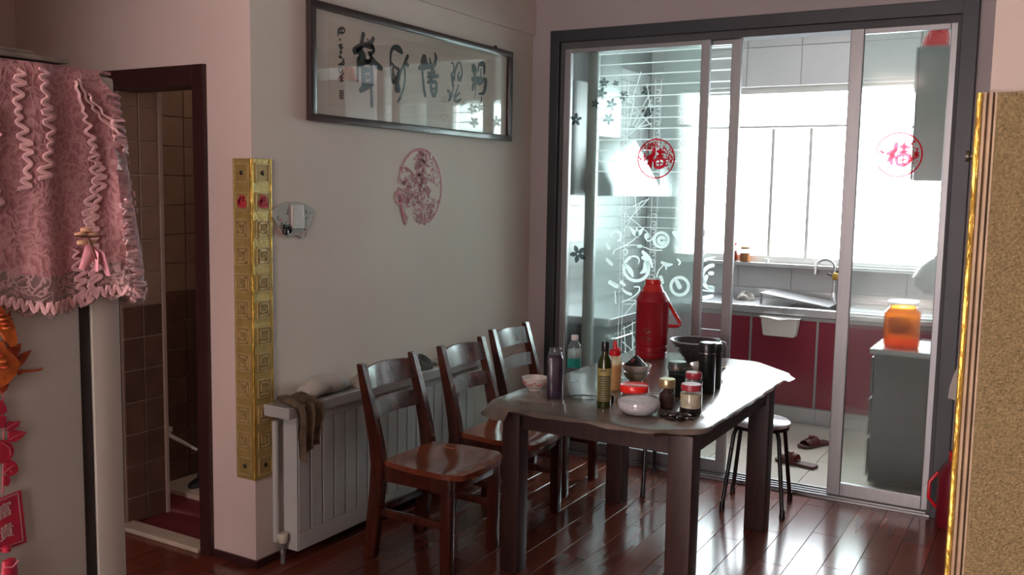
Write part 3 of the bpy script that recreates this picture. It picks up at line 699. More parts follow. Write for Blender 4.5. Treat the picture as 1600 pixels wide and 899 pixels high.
GC = mat('grey_green_cabinet', (.20, .22, .22), .4, var=.05)
gc = thing('wall_cabinet', 'tall grey wall cabinet high behind the right fluted glass door', 'cabinet', (2.32, 6.0, 1.74))
obj('body', B((2.145, 5.85, 1.74), (2.51, 6.25, 2.50), .004), GC, gc); obj('door', B((2.128, 5.855, 1.745), (2.144, 6.245, 2.495), .003), GC, gc)
tag(crumple('red_bag', 2.22, 6.0, 2.502, .07, .08, .10, RED, 8), 'red crumpled bag on top of the grey wall cabinet', 'bag')
# red slippers
SLIP = mat('slipper_red', (.22, .05, .045), .5, var=.2, scale=20); SOLE = mat('slipper_sole', (.10, .035, .035), .6, var=.2)
def slipper(loc, rz, lab):
    s_ = thing('slipper', lab, 'slipper', loc, 'red slippers on the kitchen floor'); s_.rotation_euler = (0, 0, rz)
    prof = [(-.13, .030), (-.125, .036), (-.09, .040), (-.03, .034), (.03, .040), (.08, .047), (.115, .040), (.132, .018)]
    lo = [(x, -w, 0) for x, w in prof] + [(x, w, 0) for x, w in prof[::-1]]
    m_ = MB(); m_.prism(lo, (0, 0, .018)); obj('sole', m_, SOLE, s_, True, local=True)
    t = bmesh.new(); rr_ = []
    for i in range(7):
        x = -.01 + i * .017; hh = .052 - .012 * abs(i - 1) * .4; w = .043
        rr_.append([t.verts.new((x, w * math.cos(PI * k / 10), .017 + hh * math.sin(PI * k / 10))) for k in range(11)])
    for a, b in zip(rr_, rr_[1:]):
        for i in range(10): t.faces.new((a[i], a[i + 1], b[i + 1], b[i]))
    bmesh.ops.solidify(t, geom=t.faces[:], thickness=.004); m_ = MB(); m_.merge(t); obj('strap', m_, SLIP, s_, True, local=True)
    obj('bow', MB().box((.02, -.012, .062), (.05, .012, .074), .004), SLIP, s_, True, local=True)
slipper((1.60, 5.72, .001), PI - .25, 'red slipper lying nearer, flat beside the stool leg')
slipper((1.60, 6.22, .001), -PI / 2 - .5, 'red slipper lying farther back, toe towards the viewer')
# red jug on the floor by the door, white cloth scrap
DRED = mat('dark_red_enamel', (.16, .008, .018), .35, var=.1)
rj = thing('floor_thermos', 'dark red thermos on the floor in the corner right of the sliding doors', 'thermos', (2.53, 5.07, 0))
obj('body', MB().lathe([(0, 0), (.075, 0), (.078, .01), (.078, .25), (.06, .30), (.03, .34)], (2.53, 5.07, 0)), DRED, rj, True); obj('cap', MB().lathe([(.032, .33), (.034, .38), (0, .39)], (2.53, 5.07, 0)), RED, rj, True)
obj('handle', MB().tube([(2.455, 5.05, .27), (2.42, 5.03, .22), (2.42, 5.03, .14), (2.455, 5.05, .09)], .009), RED, rj, True)

wt = MB(); P_ = [at_y(u, v, 5.13) for u, v in ((1481, 622), (1484, 604), (1490, 586), (1502, 560), (1535, 555), (1540, 640), (1510, 632))]
wt.prism(P_, (0, .012, 0)); tag(obj('hanging_rag', wt, CLOTHW), 'corner of a white rag hanging beside the door, mostly hidden by the near gold guard', 'cloth')
# ------------------------------------------------------------------ calligraphy
cg = thing('framed_calligraphy', 'long dark-framed Chinese calligraphy scroll under glass high on the left wall', 'picture', (0.0, 4.01, 1.936))
ya, yb, za, zb = 3.138, 4.884, 1.936, 2.462
for nm, a, b in (('frame_rail', (.002, ya, zb - .034), (.034, yb, zb)), ('frame_rail', (.002, ya, za), (.034, yb, za + .034)), ('frame_stile', (.002, ya + .0005, za + .03), (.0335, ya + .04, zb - .03)), ('frame_stile', (.002, yb - .04, za + .03), (.0335, yb - .0005, zb - .03))):
    obj(nm, B(a, b, .008), FRAMEW, cg, True)
obj('mount', B((.004, ya + .03, za + .03), (.012, yb - .03, zb - .03)), SILK, cg)
obj('paper', B((.012, ya + .14, za + .075), (.0135, yb - .15, zb - .075)), PAPER, cg)
obj('glass', B((.0185, ya + .035, za + .03), (.0205, yb - .035, zb - .03)), clear('picture_glass', (1, 1, 1), gloss=.10, rough=.015), cg)
XI = .0138
def inkset(lst, ox, oy, k, mb):
    for st in lst:
        q = []
        for (u, v, w) in st:
            p = at_x(ox + u / k, oy + v / k, XI); sc = (p - CAM).length / F
            q.append((p.y, p.z, w / k * sc * 1.7))
        mb.stroke(q, Y3, Z3, (XI, 0, 0), (.0012, 0, 0), smooth=4)
K1 = 899 / 160; K2 = 968 / 140
c1 = [[(380, 185, 24), (370, 240, 24), (358, 300, 22)], [(303, 335, 38), (345, 302, 32), (400, 277, 22), (440, 265, 16)], [(330, 330, 30), (358, 350, 46), (368, 400, 62), (360, 455, 44)], [(335, 400, 18), (330, 520, 16), (333, 598, 16)], [(413, 230, 6), (428, 250, 6)], [(468, 225, 22), (450, 275, 26), (472, 330, 20), (440, 365, 20)], [(395, 285, 20), (425, 295, 24), (460, 300, 26)], [(430, 350, 18), (470, 420, 24), (500, 460, 34), (538, 488, 26)], [(450, 395, 16), (430, 430, 22), (390, 440, 20)], [(372, 455, 22), (380, 560, 30), (385, 640, 30)], [(450, 440, 24), (455, 540, 22), (455, 620, 24)], [(378, 502, 28), (440, 500, 28)], [(388, 565, 24), (450, 560, 24)], [(355, 682, 26), (400, 650, 38), (460, 618, 26)], [(445, 620, 20), (450, 700, 18), (455, 820, 20)], [(400, 430, 30), (440, 430, 20)]]
c2 = [[(718, 348, 22), (690, 318, 36), (650, 305, 24), (625, 340, 16), (618, 420, 12), (622, 500, 10), (636, 610, 16)], [(628, 440, 12), (660, 480, 14), (690, 500, 18), (680, 560, 20), (650, 612, 24)], [(638, 480, 8), (645, 540, 12), (665, 600, 14)], [(688, 580, 10), (680, 630, 34), (680, 672, 48)], [(770, 380, 20), (745, 440, 20), (710, 510, 12), (695, 590, 8)], [(745, 440, 12), (772, 462, 20)], [(740, 460, 12), (746, 560, 14), (735, 660, 14), (705, 745, 16), (678, 788, 5)]]
sig = [ring(190, 155, 26, 8, -120, 230, 12), [(160, 150, 9), (160, 200, 7)], [(172, 150, 5), (205, 145, 5)], [(175, 170, 5), (200, 168, 5)], [(185, 130, 5), (187, 190, 5)], [(175, 235, 12), (180, 242, 6)], [(165, 285, 8), (195, 275, 6), (170, 305, 7), (200, 300, 7), (180, 322, 8)], [(178, 350, 10), (190, 335, 6), (182, 362, 6)], [(175, 385, 16), (190, 400, 8)], [(208, 405, 8), (195, 440, 8), (160, 455, 6), (205, 455, 8), (212, 430, 6)], [(170, 480, 6), (165, 505, 6), (180, 525, 6), (198, 500, 6), (185, 478, 5)], [(205, 530, 8), (190, 550, 7), (172, 570, 8), (200, 565, 7), (180, 600, 9), (205, 595, 6)]]
c3 = [[(158, 135, 46), (155, 190, 72), (150, 230, 58)], [(102, 250, 26), (150, 235, 46), (200, 225, 32)], [(138, 290, 20), (148, 400, 22), (155, 480, 24), (168, 550, 26)], [(273, 97, 16), (285, 140, 26), (270, 200, 24)], [(218, 148, 12), (225, 190, 20), (235, 215, 22)], [(190, 248, 16), (240, 235, 26), (285, 205, 20)], [(250, 240, 30), (240, 290, 24), (225, 340, 24)], [(200, 300, 18), (215, 330, 22)], [(270, 290, 18), (262, 320, 18)], [(195, 347, 18), (250, 347, 22), (305, 335, 24)], [(250, 345, 22), (225, 385, 24), (195, 412, 16)], [(230, 430, 22), (235, 500, 24), (255, 550, 26)], [(240, 402, 22), (285, 410, 24), (290, 480, 24), (270, 552, 28)], [(240, 480, 16), (280, 475, 16)]]
c4 = [[(445, 200, 8), (468, 198, 12), (477, 240, 10), (470, 300, 12)], [(453, 310, 20), (462, 380, 26), (470, 455, 16)], [(480, 380, 18), (490, 290, 16), (520, 200, 16), (548, 198, 12), (562, 260, 12), (565, 320, 16), (545, 385, 24)], [(530, 380, 24), (520, 330, 14), (535, 297, 12)], [(412, 497, 24), (440, 530, 26), (430, 560, 12)], [(470, 470, 10), (450, 560, 12), (425, 600, 20)], [(530, 430, 8), (500, 520, 12), (480, 560, 10)], [(540, 520, 18), (500, 560, 14), (480, 600, 14), (520, 612, 18), (550, 590, 12)]]
c5 = [[(690, 240, 46), (700, 280, 58), (700, 312, 36)], [(680, 372, 32), (720, 382, 50), (770, 392, 50), (800, 370, 26)], [(752, 215, 24), (790, 205, 32), (805, 235, 30), (805, 310, 18)], [(742, 240, 14), (742, 290, 10)], [(770, 260, 12), (770, 350, 12)], [(692, 400, 20), (680, 480, 22)], [(705, 420, 16), (712, 500, 8), (700, 580, 6)], [(825, 372, 22), (820, 440, 30), (800, 518, 24), (745, 532, 8)], [(777, 570, 12), (772, 640, 5)]]
for nm, L_, a in (('ink_character', c1, (500, 20, K1)), ('ink_character', c2, (500, 20, K1)), ('ink_character', c3, (640, 70, K2)), ('ink_character', c4, (640, 70, K2)), ('ink_character', c5, (640, 70, K2)), ('signature', sig, (500, 20, K1))):
    mb = MB(); inkset(L_, *a, mb); obj(nm, mb, INK, cg)
p = at_x(500 + 190 / K1, 20 + 720 / K1, XI)
mb = MB()
for i in range(4):
    mb.stroke([(p.y - .014, p.z + .016 - i * .011, .006), (p.y + .012, p.z + .018 - i * .011, .006)], Y3, Z3, (XI, 0, 0), (.0008, 0, 0))
for i in range(3): mb.stroke([(p.y - .012 + i * .011, p.z + .018, .004), (p.y - .012 + i * .011, p.z - .018, .004)], Y3, Z3, (XI, 0, 0), (.0009, 0, 0))
obj('name_seal', mb, mat('seal_ink', (.22, .10, .08), .7, var=.2), cg, label='small square name seal')
obj('hanger', B((.004, 4.71, 2.462), (.012, 4.73, 2.478), .001), BLACKM, cg)

# pink paper-cut on the wall
pc = thing('paper_cut', 'faded pink round lace paper cut with a red ribbon on the left wall', 'wall decoration', (0, 4.0, 1.45))
O = (.0015, 4.0, 1.652); Rp = .198
mb = MB(); arcs = [(-70, 60), (62, 175), (180, 236)]
for a0, a1 in arcs:
    mb.stroke([(Rp * .95 * math.cos(math.radians(a)), Rp * math.sin(math.radians(a)), .012 if a > 50 else .008) for a in range(a0, a1 + 1, 6)], Y3, Z3, O, (.0012, 0, 0), smooth=1, caps=False)
obj('ring', mb, PINKP, pc)
mb = MB(); rnd = random.Random(21); cnt = 0
while cnt < 420:
    x, z = rnd.uniform(-.18, .18), rnd.uniform(-.19, .19)
    if (x / .18) ** 2 + (z / .19) ** 2 > 1: continue
    if x < -.04 and z > .06: continue          # torn openings
    if x < -.05 and z < -.10: continue
    if x > .08 and -.06 < z < .02: continue
    if x > .05 and z > 0 and rnd.random() < .45: continue
    b = rnd.uniform(0, 6.28); l = rnd.uniform(.008, .018); w = .004 if x > .03 else .0055
    if -.04 < x < .03 and z > .02: w = .009
    mb.stroke([(x, z, w * .6), (x + l * math.cos(b), z + l * math.sin(b), w), (x + l * math.cos(b) + l * .8 * math.cos(b + 1.5), z + l * math.sin(b) + l * .8 * math.sin(b + 1.5), w * .5)], Y3, Z3, O, (.001, 0, 0), smooth=2)
    cnt += 1
obj('cutwork', mb, PINKP, pc)
mb = MB()
for st in ([(150, 252, 8), (200, 250, 14), (235, 268, 12), (268, 300, 9), (278, 330, 5)], [(165, 262, 6), (180, 300, 8)], [(215, 262, 10), (212, 290, 8)], [(150, 560, 14), (175, 680, 20), (203, 775, 24)]):
    q = []
    for u, v, w in st:
        p = at_x(600 + u / 5.99, 220 + v / 5.99, .004); q.append((p.y, p.z, w / 5.99 * .0037))
    mb.stroke(q, Y3, Z3, (.003, 0, 0), (.002, 0, 0))
obj('ribbon', mb, mat('ribbon_red', (.42, .03, .07), .5, var=.15), pc, label='dark red ribbon')
mb = MB()
for st in ([(110, 540, 20), (130, 490, 26), (160, 500, 20), (170, 560, 14), (140, 590, 18), (112, 560, 14)],):
    q = []
    for u, v, w in st:
        p = at_x(600 + u / 5.99, 220 + v / 5.99, .006); q.append((p.y, p.z, w / 5.99 * .0037))
    mb.stroke(q, Y3, Z3, (.004, 0, 0), (.002, 0, 0))
obj('bow', mb, PINKP, pc)

# fan-shaped switch surround
fs = thing('light_switch', 'white light switch in a floral fan-shaped surround by the gold corner guard', 'switch', (0, 3.05, 1.41))
cyc, czc = 3.052, 1.36
pts = [(cyc + .232 * math.sin(math.radians(a)), czc + .222 * math.cos(math.radians(a))) for a in range(-38, 39, 4)]
pts += [(cyc + .085 * math.sin(math.radians(a)), czc + .075 * math.cos(math.radians(a))) for a in range(38, -39, -8)]
obj('surround', MB().prism([(.001, y, z) for y, z in pts], (.006, 0, 0)), mat('surround_print', (.48, .46, .42), .4, var=.05), fs)
obj('switch_plate', B((.007, 3.035, 1.462), (.016, 3.11, 1.567), .003), WHITEP, fs); obj('rocker', B((.016, 3.045, 1.475), (.0185, 3.10, 1.555), .001), WHITEP, fs)
mb = MB(); rnd = random.Random(4)
for _ in range(26):
    a = rnd.uniform(-36, 36); r_ = rnd.uniform(.1, .215); y, z = cyc + r_ * math.sin(math.radians(a)), czc + r_ * math.cos(math.radians(a))
    if 3.025 < y < 3.12 and z > 1.455: continue
    mb.stroke([(y, z, .007), (y + rnd.uniform(-.009, .009), z + rnd.uniform(-.009, .009), .005)], Y3, Z3, (.007, 0, 0), (.0008, 0, 0))
obj('floral_print', mb, mat('print_green', (.13, .13, .10), .5, var=.3), fs)
mb = MB()
for y, z in ((3.125, 1.47), (3.13, 1.455), (2.97, 1.50), (3.10, 1.44)): mb.stroke([(y, z, .012), (y + .006, z + .004, .009)], Y3, Z3, (.007, 0, 0), (.0009, 0, 0))
obj('pink_blossom', mb, mat('print_pink', (.5, .22, .2), .5, var=.2), fs)
obj('hook', B((.007, 2.985, 1.47), (.02, 3.02, 1.482), .002), BLACKM, fs); obj('charm', MB().lathe([(0, 0), (.012, .006), (.014, .02), (.006, .034), (0, .036)], (.018, 2.99, 1.434)), BLACKM, fs, True)
obj('charm', MB().lathe([(0, 0), (.011, .006), (.013, .018), (.006, .03), (0, .032)], (.018, 3.014, 1.442)), BLACKM, fs, True)

# ------------------------------------------------------------------ gold corner guards
cgd = thing('corner_guard', 'gold embossed corner guard with key pattern between bathroom door and left wall', 'corner guard', (0, Y1, .39))
T = .006; Wd = .100; z0, z1 = .39, 1.76
obj('sheet_front', B((-Wd, Y1 - T - .002, z0), (T * .0 + .0, Y1 - .002, z1), .002), GOLD, cgd)
obj('sheet_side', B((.0005, Y1 - T, z0), (.0005 + T, Y1 + Wd, z1), .002), GOLD, cgd)
obj('nosing', MB().tube([(.001, Y1 - .004, z0), (.001, Y1 - .004, z1)], .007, 12), GOLDB, cgd, True)
e1 = MB(); e1.box((-Wd - .003, Y1 - .010, z0), (-Wd + .006, Y1 - .002, z1), .003); obj('edge_bead', e1, GOLD, cgd)
e1 = MB(); e1.box((.001, Y1 + Wd - .006, z0), (.010, Y1 + Wd + .003, z1), .003); obj('edge_bead', e1, GOLDB, cgd)
def keyplate(O, U, N, kind):
    O, U, N = Vector(O), Vector(U), Vector(N); mb = MB(); hs = .037
    fr = [(-hs, -hs), (hs, -hs), (hs, hs), (-hs, hs), (-hs, -hs)]
    for (a, b), (c, d) in zip(fr, fr[1:]): mb.stroke([(a, b, .0055), (c, d, .0055)], U, Z3, O, N * .004, smooth=1)
    if kind == 'key':
        sp = [(-.024, -.025), (.024, -.025), (.024, .024), (-.022, .024), (-.022, -.010), (.010, -.010), (.010, .010), (-.006, .010), (-.006, 0)]
        for (a, b), (c, d) in zip(sp, sp[1:]): mb.stroke([(a, b, .008), (c, d, .0085)], U, Z3, O, N * .0055, smooth=1)
    return mb
for face in (0, 1):
    O_ = (lambda z: (-.052, Y1 - T - .002, z)) if face == 0 else (lambda z: (.0005 + T, Y1 + .052, z))
    U = X3 if face == 0 else Y3; N = Vector((0, -1, 0)) if face == 0 else X3
    for z in [1.466 - .1135 * k for k in range(9)] + [1.70, 1.58, .447]:
        q = Vector(O_(z)); mb = MB(); mb.prism([q - U * .036 - Z3 * .036, q + U * .036 - Z3 * .036, q + U * .036 + Z3 * .036, q - U * .036 + Z3 * .036], N * .0012); obj('motif_plate', mb, GOLDD, cgd)
    for k in range(9): obj('key_motif', keyplate(O_(1.466 - .1135 * k), U, N, 'key'), GOLDP, cgd)
    for z in (1.70, 1.58, .447): obj('square_motif', keyplate(O_(z), U, N, 'sq'), GOLDP, cgd)
    mb = MB(); fu(mb, .050, Vector(O_(1.58)), U, Z3, N * .004); obj('fortune_character', mb, REDP, cgd, label='red character on the gold guard')
    for z in (1.70, .447):
        p = Vector(O_(z)); r_ = Matrix.Rotation(PI / 2, 3, 'X') if face == 0 else Matrix.Rotation(PI / 2, 3, 'Y')
        obj('screw', MB().lathe([(0, 0), (.010, 0), (.010, .003), (.006, .006), (0, .006)], p, 14, rot=r_), SCREW, cgd, True)
# near guard
ng = thing('corner_guard', 'large near gold glitter corner guard at the right edge of the view', 'corner guard', (2.83, 1.127, .39))
obj('sheet_front', B((2.836, 1.1125, z0), (2.925, 1.1255, z1), .003), GOLDG, ng)
obj('sheet_side', B((2.8165, 1.124, z0), (2.8265, 1.22, z1), .002), GOLD, ng)
mb = MB(); pr = [(0, .012), (.0005, .004), (.002, .001), (.0045, 0), (.0065, .001), (.0065, .012)]
poly = [(2.8155 + a, 1.1125 + b, z0) for a, b in pr]; mb.prism(poly, (0, 0, z1 - z0)); obj('nosing', mb, GOLDB, ng, True)
LIP = mat('dull_gold_lip', (.20, .135, .075), .5, metal=.2, var=.15, scale=30)
for a_, w_ in ((.0068, .005), (.0122, .0055)):
    pr = [(0, .012), (0, .002), (w_ * .25, 0), (w_ * .75, 0), (w_, .002), (w_, .012)]; mb = MB(); mb.prism([(2.8155 + a_ + a, 1.1122 + b, z0) for a, b in pr], (0, 0, z1 - z0)); obj('lip', mb, LIP, ng, True)
obj('backing_strip', B((2.834, 1.1140, z0), (2.8362, 1.1250, z1)), LIP, ng)
for k in range(3): obj('square_motif', keyplate((2.883, 1.1125, 1.70 - .12 * k), X3, Vector((0, -1, 0)), 'key' if k > 1 else 'sq'), GOLDG, ng) if k > 5 else None
obj('screw', MB().lathe([(0, 0), (.0062, 0), (.0062, .003), (.004, .005), (.004, .02), (0, .02)], (2.807, 1.15, 1.695), 14, rot=Matrix.Rotation(PI / 2, 3, 'Y')), SCREW, ng, True)

# ------------------------------------------------------------------ radiator
rd = thing('radiator', 'long white slatted radiator under a shelf along the left wall', 'radiator', (.06, 3.68, .05))
ya, yb = 2.95, 4.40
obj('back_panel', B((.03, ya, .055), (.05, yb, .66), .004), mat('radiator_gap_shade', (.008, .008, .008), .8), rd)  # near-black colour stands in for the shade between the slats
obj('bottom_strip', B((.052, ya, .055), (.12, yb, .135), .003), RADW, rd)
obj('top_strip', B((.052, ya, .62), (.12, yb, .66), .003), RADW, rd)
y = ya + .003
w = .0785
while y + w <= yb + .01:
    obj('slat', B((.055, y, .136), (.121, min(y + w - .0105, yb), .619), .003), RADW, rd); y += w
obj('side_panel', B((.012, ya - .006, .056), (.118, ya - .001, .66), .002), RADW, rd)
obj('shelf', B((.002, 2.86, .665), (.155, 4.42, .715), .006), mat('shelf_board', (.46, .46, .44), .35, var=.05, coat=.2), rd)
vp = thing('radiator_valve', 'white valve cap on the grey pipe at the radiator end', 'valve', (.06, 2.915, 0))
obj('pipe', MB().tube([(.06, 2.915, .001), (.06, 2.915, .10)], .011), mat('grey_pipe', (.16, .15, .15), .5, var=.1), vp, True)
obj('cap', MB().lathe([(0, 0), (.018, 0), (.021, .012), (.024, .035), (.02, .042), (0, .044)], (.06, 2.915, .095), 18), mat('cap_plastic', (.68, .62, .5), .5, var=.05), vp, True)
obj('collar', MB().lathe([(.015, 0), (.015, .02)], (.06, 2.915, .05), 14), STEEL, vp, True)
obj('riser', MB().tube([(.035, 2.90, .1), (.035, 2.90, .64)], .014), RADW, vp, True)

def drape(name, seed, ya, yb, xs, m, th=.004, n=30):
    """cloth draped over the shelf edge: xs list of (x, z) profile points"""
    rnd = random.Random(seed); ph = [rnd.uniform(0, 6.28) for _ in range(5)]; t = bmesh.new(); rows_ = []
    for j, (x, z) in enumerate(xs):
        q = []
        for i in range(n + 1):
            u = i / n; y = ya + (yb - ya) * (.5 + (u - .5) * (1 - .055 * min(j, 8))) + .006 * math.sin(j * 1.3 + ph[0])
            k = min(1, j / 4)
            q.append(t.verts.new((x + .012 * k * math.sin(u * 17 + ph[1] + j * .15) + .006 * math.sin(u * 31 + ph[2]), y, z + .008 * math.sin(u * 12 + ph[3] + j * .5) + (.03 * math.sin(u * 5 + ph[4]) if j == len(xs) - 1 else 0))))
        rows_.append(q)
    for a, b in zip(rows_, rows_[1:]):
        for i in range(n): t.faces.new((a[i], a[i + 1], b[i + 1], b[i]))
    bmesh.ops.solidify(t, geom=t.faces[:], thickness=th); m_ = MB(); m_.merge(t); return obj(name, m_, m, smooth=True)
tag(drape('towel', 3, 2.865, 3.06, [(.03, .733), (.07, .745), (.11, .742), (.145, .732), (.172, .712), (.178, .67), (.18, .63), (.178, .59), (.175, .55), (.172, .505)], CLOTHG), 'brown checked rag draped over the near end of the radiator shelf', 'towel')
rl = thing('rolled_towel', 'rolled pale cloth lying on the radiator shelf beside the brown rag', 'towel', (.08, 3.15, .717))
mb = MB(); secs = []
for i in range(13):
    y = 3.02 + i * .025; r_ = (.018 + .027 * math.sin(PI * min(1, (i + .5) / 12)) ** .5); secs.append([(.085 + .01 * math.sin(i) + 1.35 * r_ * math.cos(a) * (1 + .06 * math.sin(3 * a + i)), y, .717 + r_ + r_ * math.sin(a)) for a in [2 * PI * k / 18 for k in range(18)]])
mb.loft(secs); obj('cloth', mb, CLOTHW, rl, True)
tag(crumple('cloth_bundle', .09, 3.42, .717, .05, .09, .05, CLOTHW, 14), 'grey cloth bundle on the radiator shelf behind the first chair', 'cloth')
tag(crumple('dark_cloth', .085, 3.86, .717, .05, .13, .055, CLOTHB, 17), 'dark patterned cloth heap on the radiator shelf between the chairs', 'cloth')
NEWS = mat('newsprint', (.34, .34, .32), .6, var=.35, scale=60)
mb = MB(); mb.box((.02, 3.52, .717), (.15, 3.74, .728), .002)
tag(obj('newspaper', mb, NEWS), 'folded newspaper flat on the radiator shelf behind the first chair', 'newspaper')
mb = MB(); mb.box((.02, 4.02, .717), (.15, 4.34, .731), .002, rot=Matrix.Rotation(.04, 3, 'Z'))
tag(obj('newspaper', mb, NEWS), 'stack of newspaper at the far end of the radiator shelf', 'newspaper')

# ------------------------------------------------------------------ chairs
def make_chair(loc, label):
    t_ = thing('dining_chair', label, 'chair', loc, 'red-brown dining chairs along the left wall')
    P = lambda nm, mb, m, par=None, **k: obj(nm, mb, m, par or t_, True, local=True, **k)
    hw = .208
    for s in (-1, 1):
        y0, y1 = (s * hw, s * (hw - .042))
        a, b = min(y0, y1), max(y0, y1)
        prof = [(-.232, 0, .062), (-.212, .16, .066), (-.192, .32, .068), (-.184, .43, .070), (-.197, .52, .064), (-.230, .66, .052), (-.262, .78, .042), (-.285, .872, .030)]
        secs = [[(x - w / 2, a, z), (x + w / 2, a, z), (x + w / 2, b, z), (x - w / 2, b, z)] for x, z, w in prof]
        mb = MB(); mb.loft(secs); bmesh.ops.bevel(mb.bm, geom=[e for e in mb.bm.edges if e.is_manifold and e.calc_face_angle(0) > .6], offset=.004, segments=2, affect='EDGES')
        P('back_post', mb, CHAIRWOOD)
        mb = MB(); mb.box((.157, a, 0), (.205, b, .43), .005); P('front_leg', mb, CHAIRWOOD)
        mb = MB(); mb.box((-.19, (a + b) / 2 - .009, .20), (.17, (a + b) / 2 + .009, .235), .003); P('side_stretcher', mb, CHAIRWOOD)
        mb = MB(); mb.box((-.17, (a + b) / 2 - .011, .362), (.19, (a + b) / 2 + .011, .428), .003); P('side_apron', mb, CHAIRWOOD)
    mb = MB(); mb.box((.178, -hw + .042, .362), (.2, hw - .042, .428), .003); fa_ = P('front_apron', mb, CHAIRWOOD)
    mb = MB(); mb.box((.2005, -.03, .385), (.202, .015, .405)); P('gold_tag', mb, mat('gold_tag', (.75, .48, .12), .35, metal=.5) if 'gold_tag' not in bpy.data.materials else bpy.data.materials['gold_tag'], fa_, label='small gold tag')
    mb = MB(); mb.box((-.2, -hw + .042, .362), (-.18, hw - .042, .428), .003); P('rear_apron', mb, CHAIRWOOD)
    # dished seat with rounded front
    t = bmesh.new(); nx, ny = 14, 14; g = []
    for i in range(nx + 1):
        u = i / nx; x = -.165 + .405 * u; hwid = .188 + .03 * min(1, u * 2.2); hwid -= .05 * max(0, (u - .8) / .2) ** 2.2
        q = []
        for j in range(ny + 1):
            v = -1 + 2 * j / ny; zz = .4535 - .010 * math.exp(-((u - .42) / .3) ** 2) * (1 - abs(v) ** 2.5) - .010 * max(0, (u - .85) / .15) ** 2
            q.append(t.verts.new((x + .012 * (1 - v * v) * (u > .9), v * hwid, zz)))
        g.append(q)
    for i in range(nx):
        for j in range(ny): t.faces.new((g[i][j], g[i + 1][j], g[i + 1][j + 1], g[i][j + 1]))
    e = bmesh.ops.extrude_face_region(t, geom=t.faces[:]); bmesh.ops.translate(t, verts=[v for v in e['geom'] if isinstance(v, bmesh.types.BMVert)], vec=(0, 0, -.024))
    bmesh.ops.recalc_face_normals(t, faces=t.faces); mb = MB(); mb.merge(t); P('seat', mb, SEATWOOD)
    # curved back rails
    for zc, hh, xc in ((.800, .088, -.262), (.665, .066, -.226)):
        secs = []
        for i in range(13):
            v = -1 + i / 6; y = v * (hw - .02); bow = .028 * (1 - v * v); arch = .012 * (1 - v * v) if zc > .75 else .006 * (1 - v * v)
            lean = .30
            secs.append([(xc - bow - .008 + lean * -(-hh / 2), y, zc - hh / 2), (xc - bow + .010 + lean * (hh / 2), y, zc - hh / 2 + .0), (xc - bow + .010 - lean * hh / 2, y, zc + hh / 2 + arch), (xc - bow - .008 - lean * hh / 2, y, zc + hh / 2 + arch)])
        mb = MB(); mb.loft(secs); P('back_rail', mb, CHAIRWOOD)
    mb = MB(); mb.box((-.205, -hw + .042, .20), (-.185, hw - .042, .235), .003); P('rear_stretcher', mb, CHAIRWOOD)
    return t_
ch = make_chair((.560, 3.375, 0), 'dining chair nearest the viewer, its glossy seat seen fully, left of the table')
copy_thing(ch, (.575, 3.965, 0), 0, 'middle dining chair of the row, its seat partly under the table')
copy_thing(ch, (.490, 4.590, 0), 0, 'farthest dining chair of the row, behind the small white bowl')

# ------------------------------------------------------------------ table and cloth
TZ = .75
tb = thing('dining_table', 'dark wooden dining table with square legs under a glossy cloth', 'table', (1.31, 4.1, 0))
oct_ = [(.96, 3.285), (1.62, 3.285), (1.765, 3.41), (1.765, 4.70), (1.53, 4.94), (.86, 4.94), (.86, 3.36)]
obj('tabletop', MB().prism([(x, y, .722) for x, y in oct_], (0, 0, .024)), DARKWOOD, tb)
for x, y, hw_ in ((.940, 3.41, .042), (1.70, 3.41, .050), (.945, 4.50, .046), (1.70, 4.50, .050)):
    obj('leg', B((x - hw_, y - hw_, 0), (x + hw_, y + hw_, .722), .005), DARKWOOD, tb, True)
for a, b in (((.988, 3.385, .635), (1.657, 3.407, .722)), ((.988, 4.50, .635), (1.657, 4.522, .722)), ((.915, 3.453, .635), (.937, 4.457, .722)), ((1.712, 3.453, .635), (1.735, 4.457, .722))): obj('apron', B(a, b, .003), DARKWOOD, tb)
TCLOTH = mat('vinyl_cloth', (.17, .135, .11), .26, var=.28, scale=9, bump=.10, bscale=14, coat=.3)
def outline(o, step=.03):
    P = [Vector(p) for p in o]; out = []
    n = len(P)
    for i in range(n):
        a, b = P[i], P[(i + 1) % n]; k = max(1, int((b - a).length / step))
        for j in range(k): out.append(a.lerp(b, j / k))
    return out
def rounded(o, r=.05):
    P = [Vector(p) for p in o]; out = []; n = len(P)
    for i in range(n):
        a, b, c = P[i - 1], P[i], P[(i + 1) % n]; p0 = b + (a - b).normalized() * r; p1 = b + (c - b).normalized() * r
        for j in range(5):
            t = j / 4; out.append((1 - t) ** 2 * p0 + 2 * t * (1 - t) * b + t * t * p1)
    return out
oo = outline([tuple(p) for p in rounded([(.955, 3.27), (1.60, 3.27), (1.78, 3.40), (1.78, 4.72), (1.54, 4.96), (.845, 4.96), (.845, 3.35)], .045)], .02)
cen = Vector((1.31, 4.1)); t = bmesh.new()
def dropf(p):
    w = .0035 * math.sin(p.x * 19 + p.y * 13) + .002 * math.sin(p.x * 41 - p.y * 29)
    base = .014
    if (p - Vector((.86, 3.30))).length < .14: base = .055
    if (p - Vector((1.77, 3.35))).length < .12: base = .018
    return base + w
top = [t.verts.new((p.x, p.y, TZ)) for p in oo]; f = t.faces.new(top)
prev = top
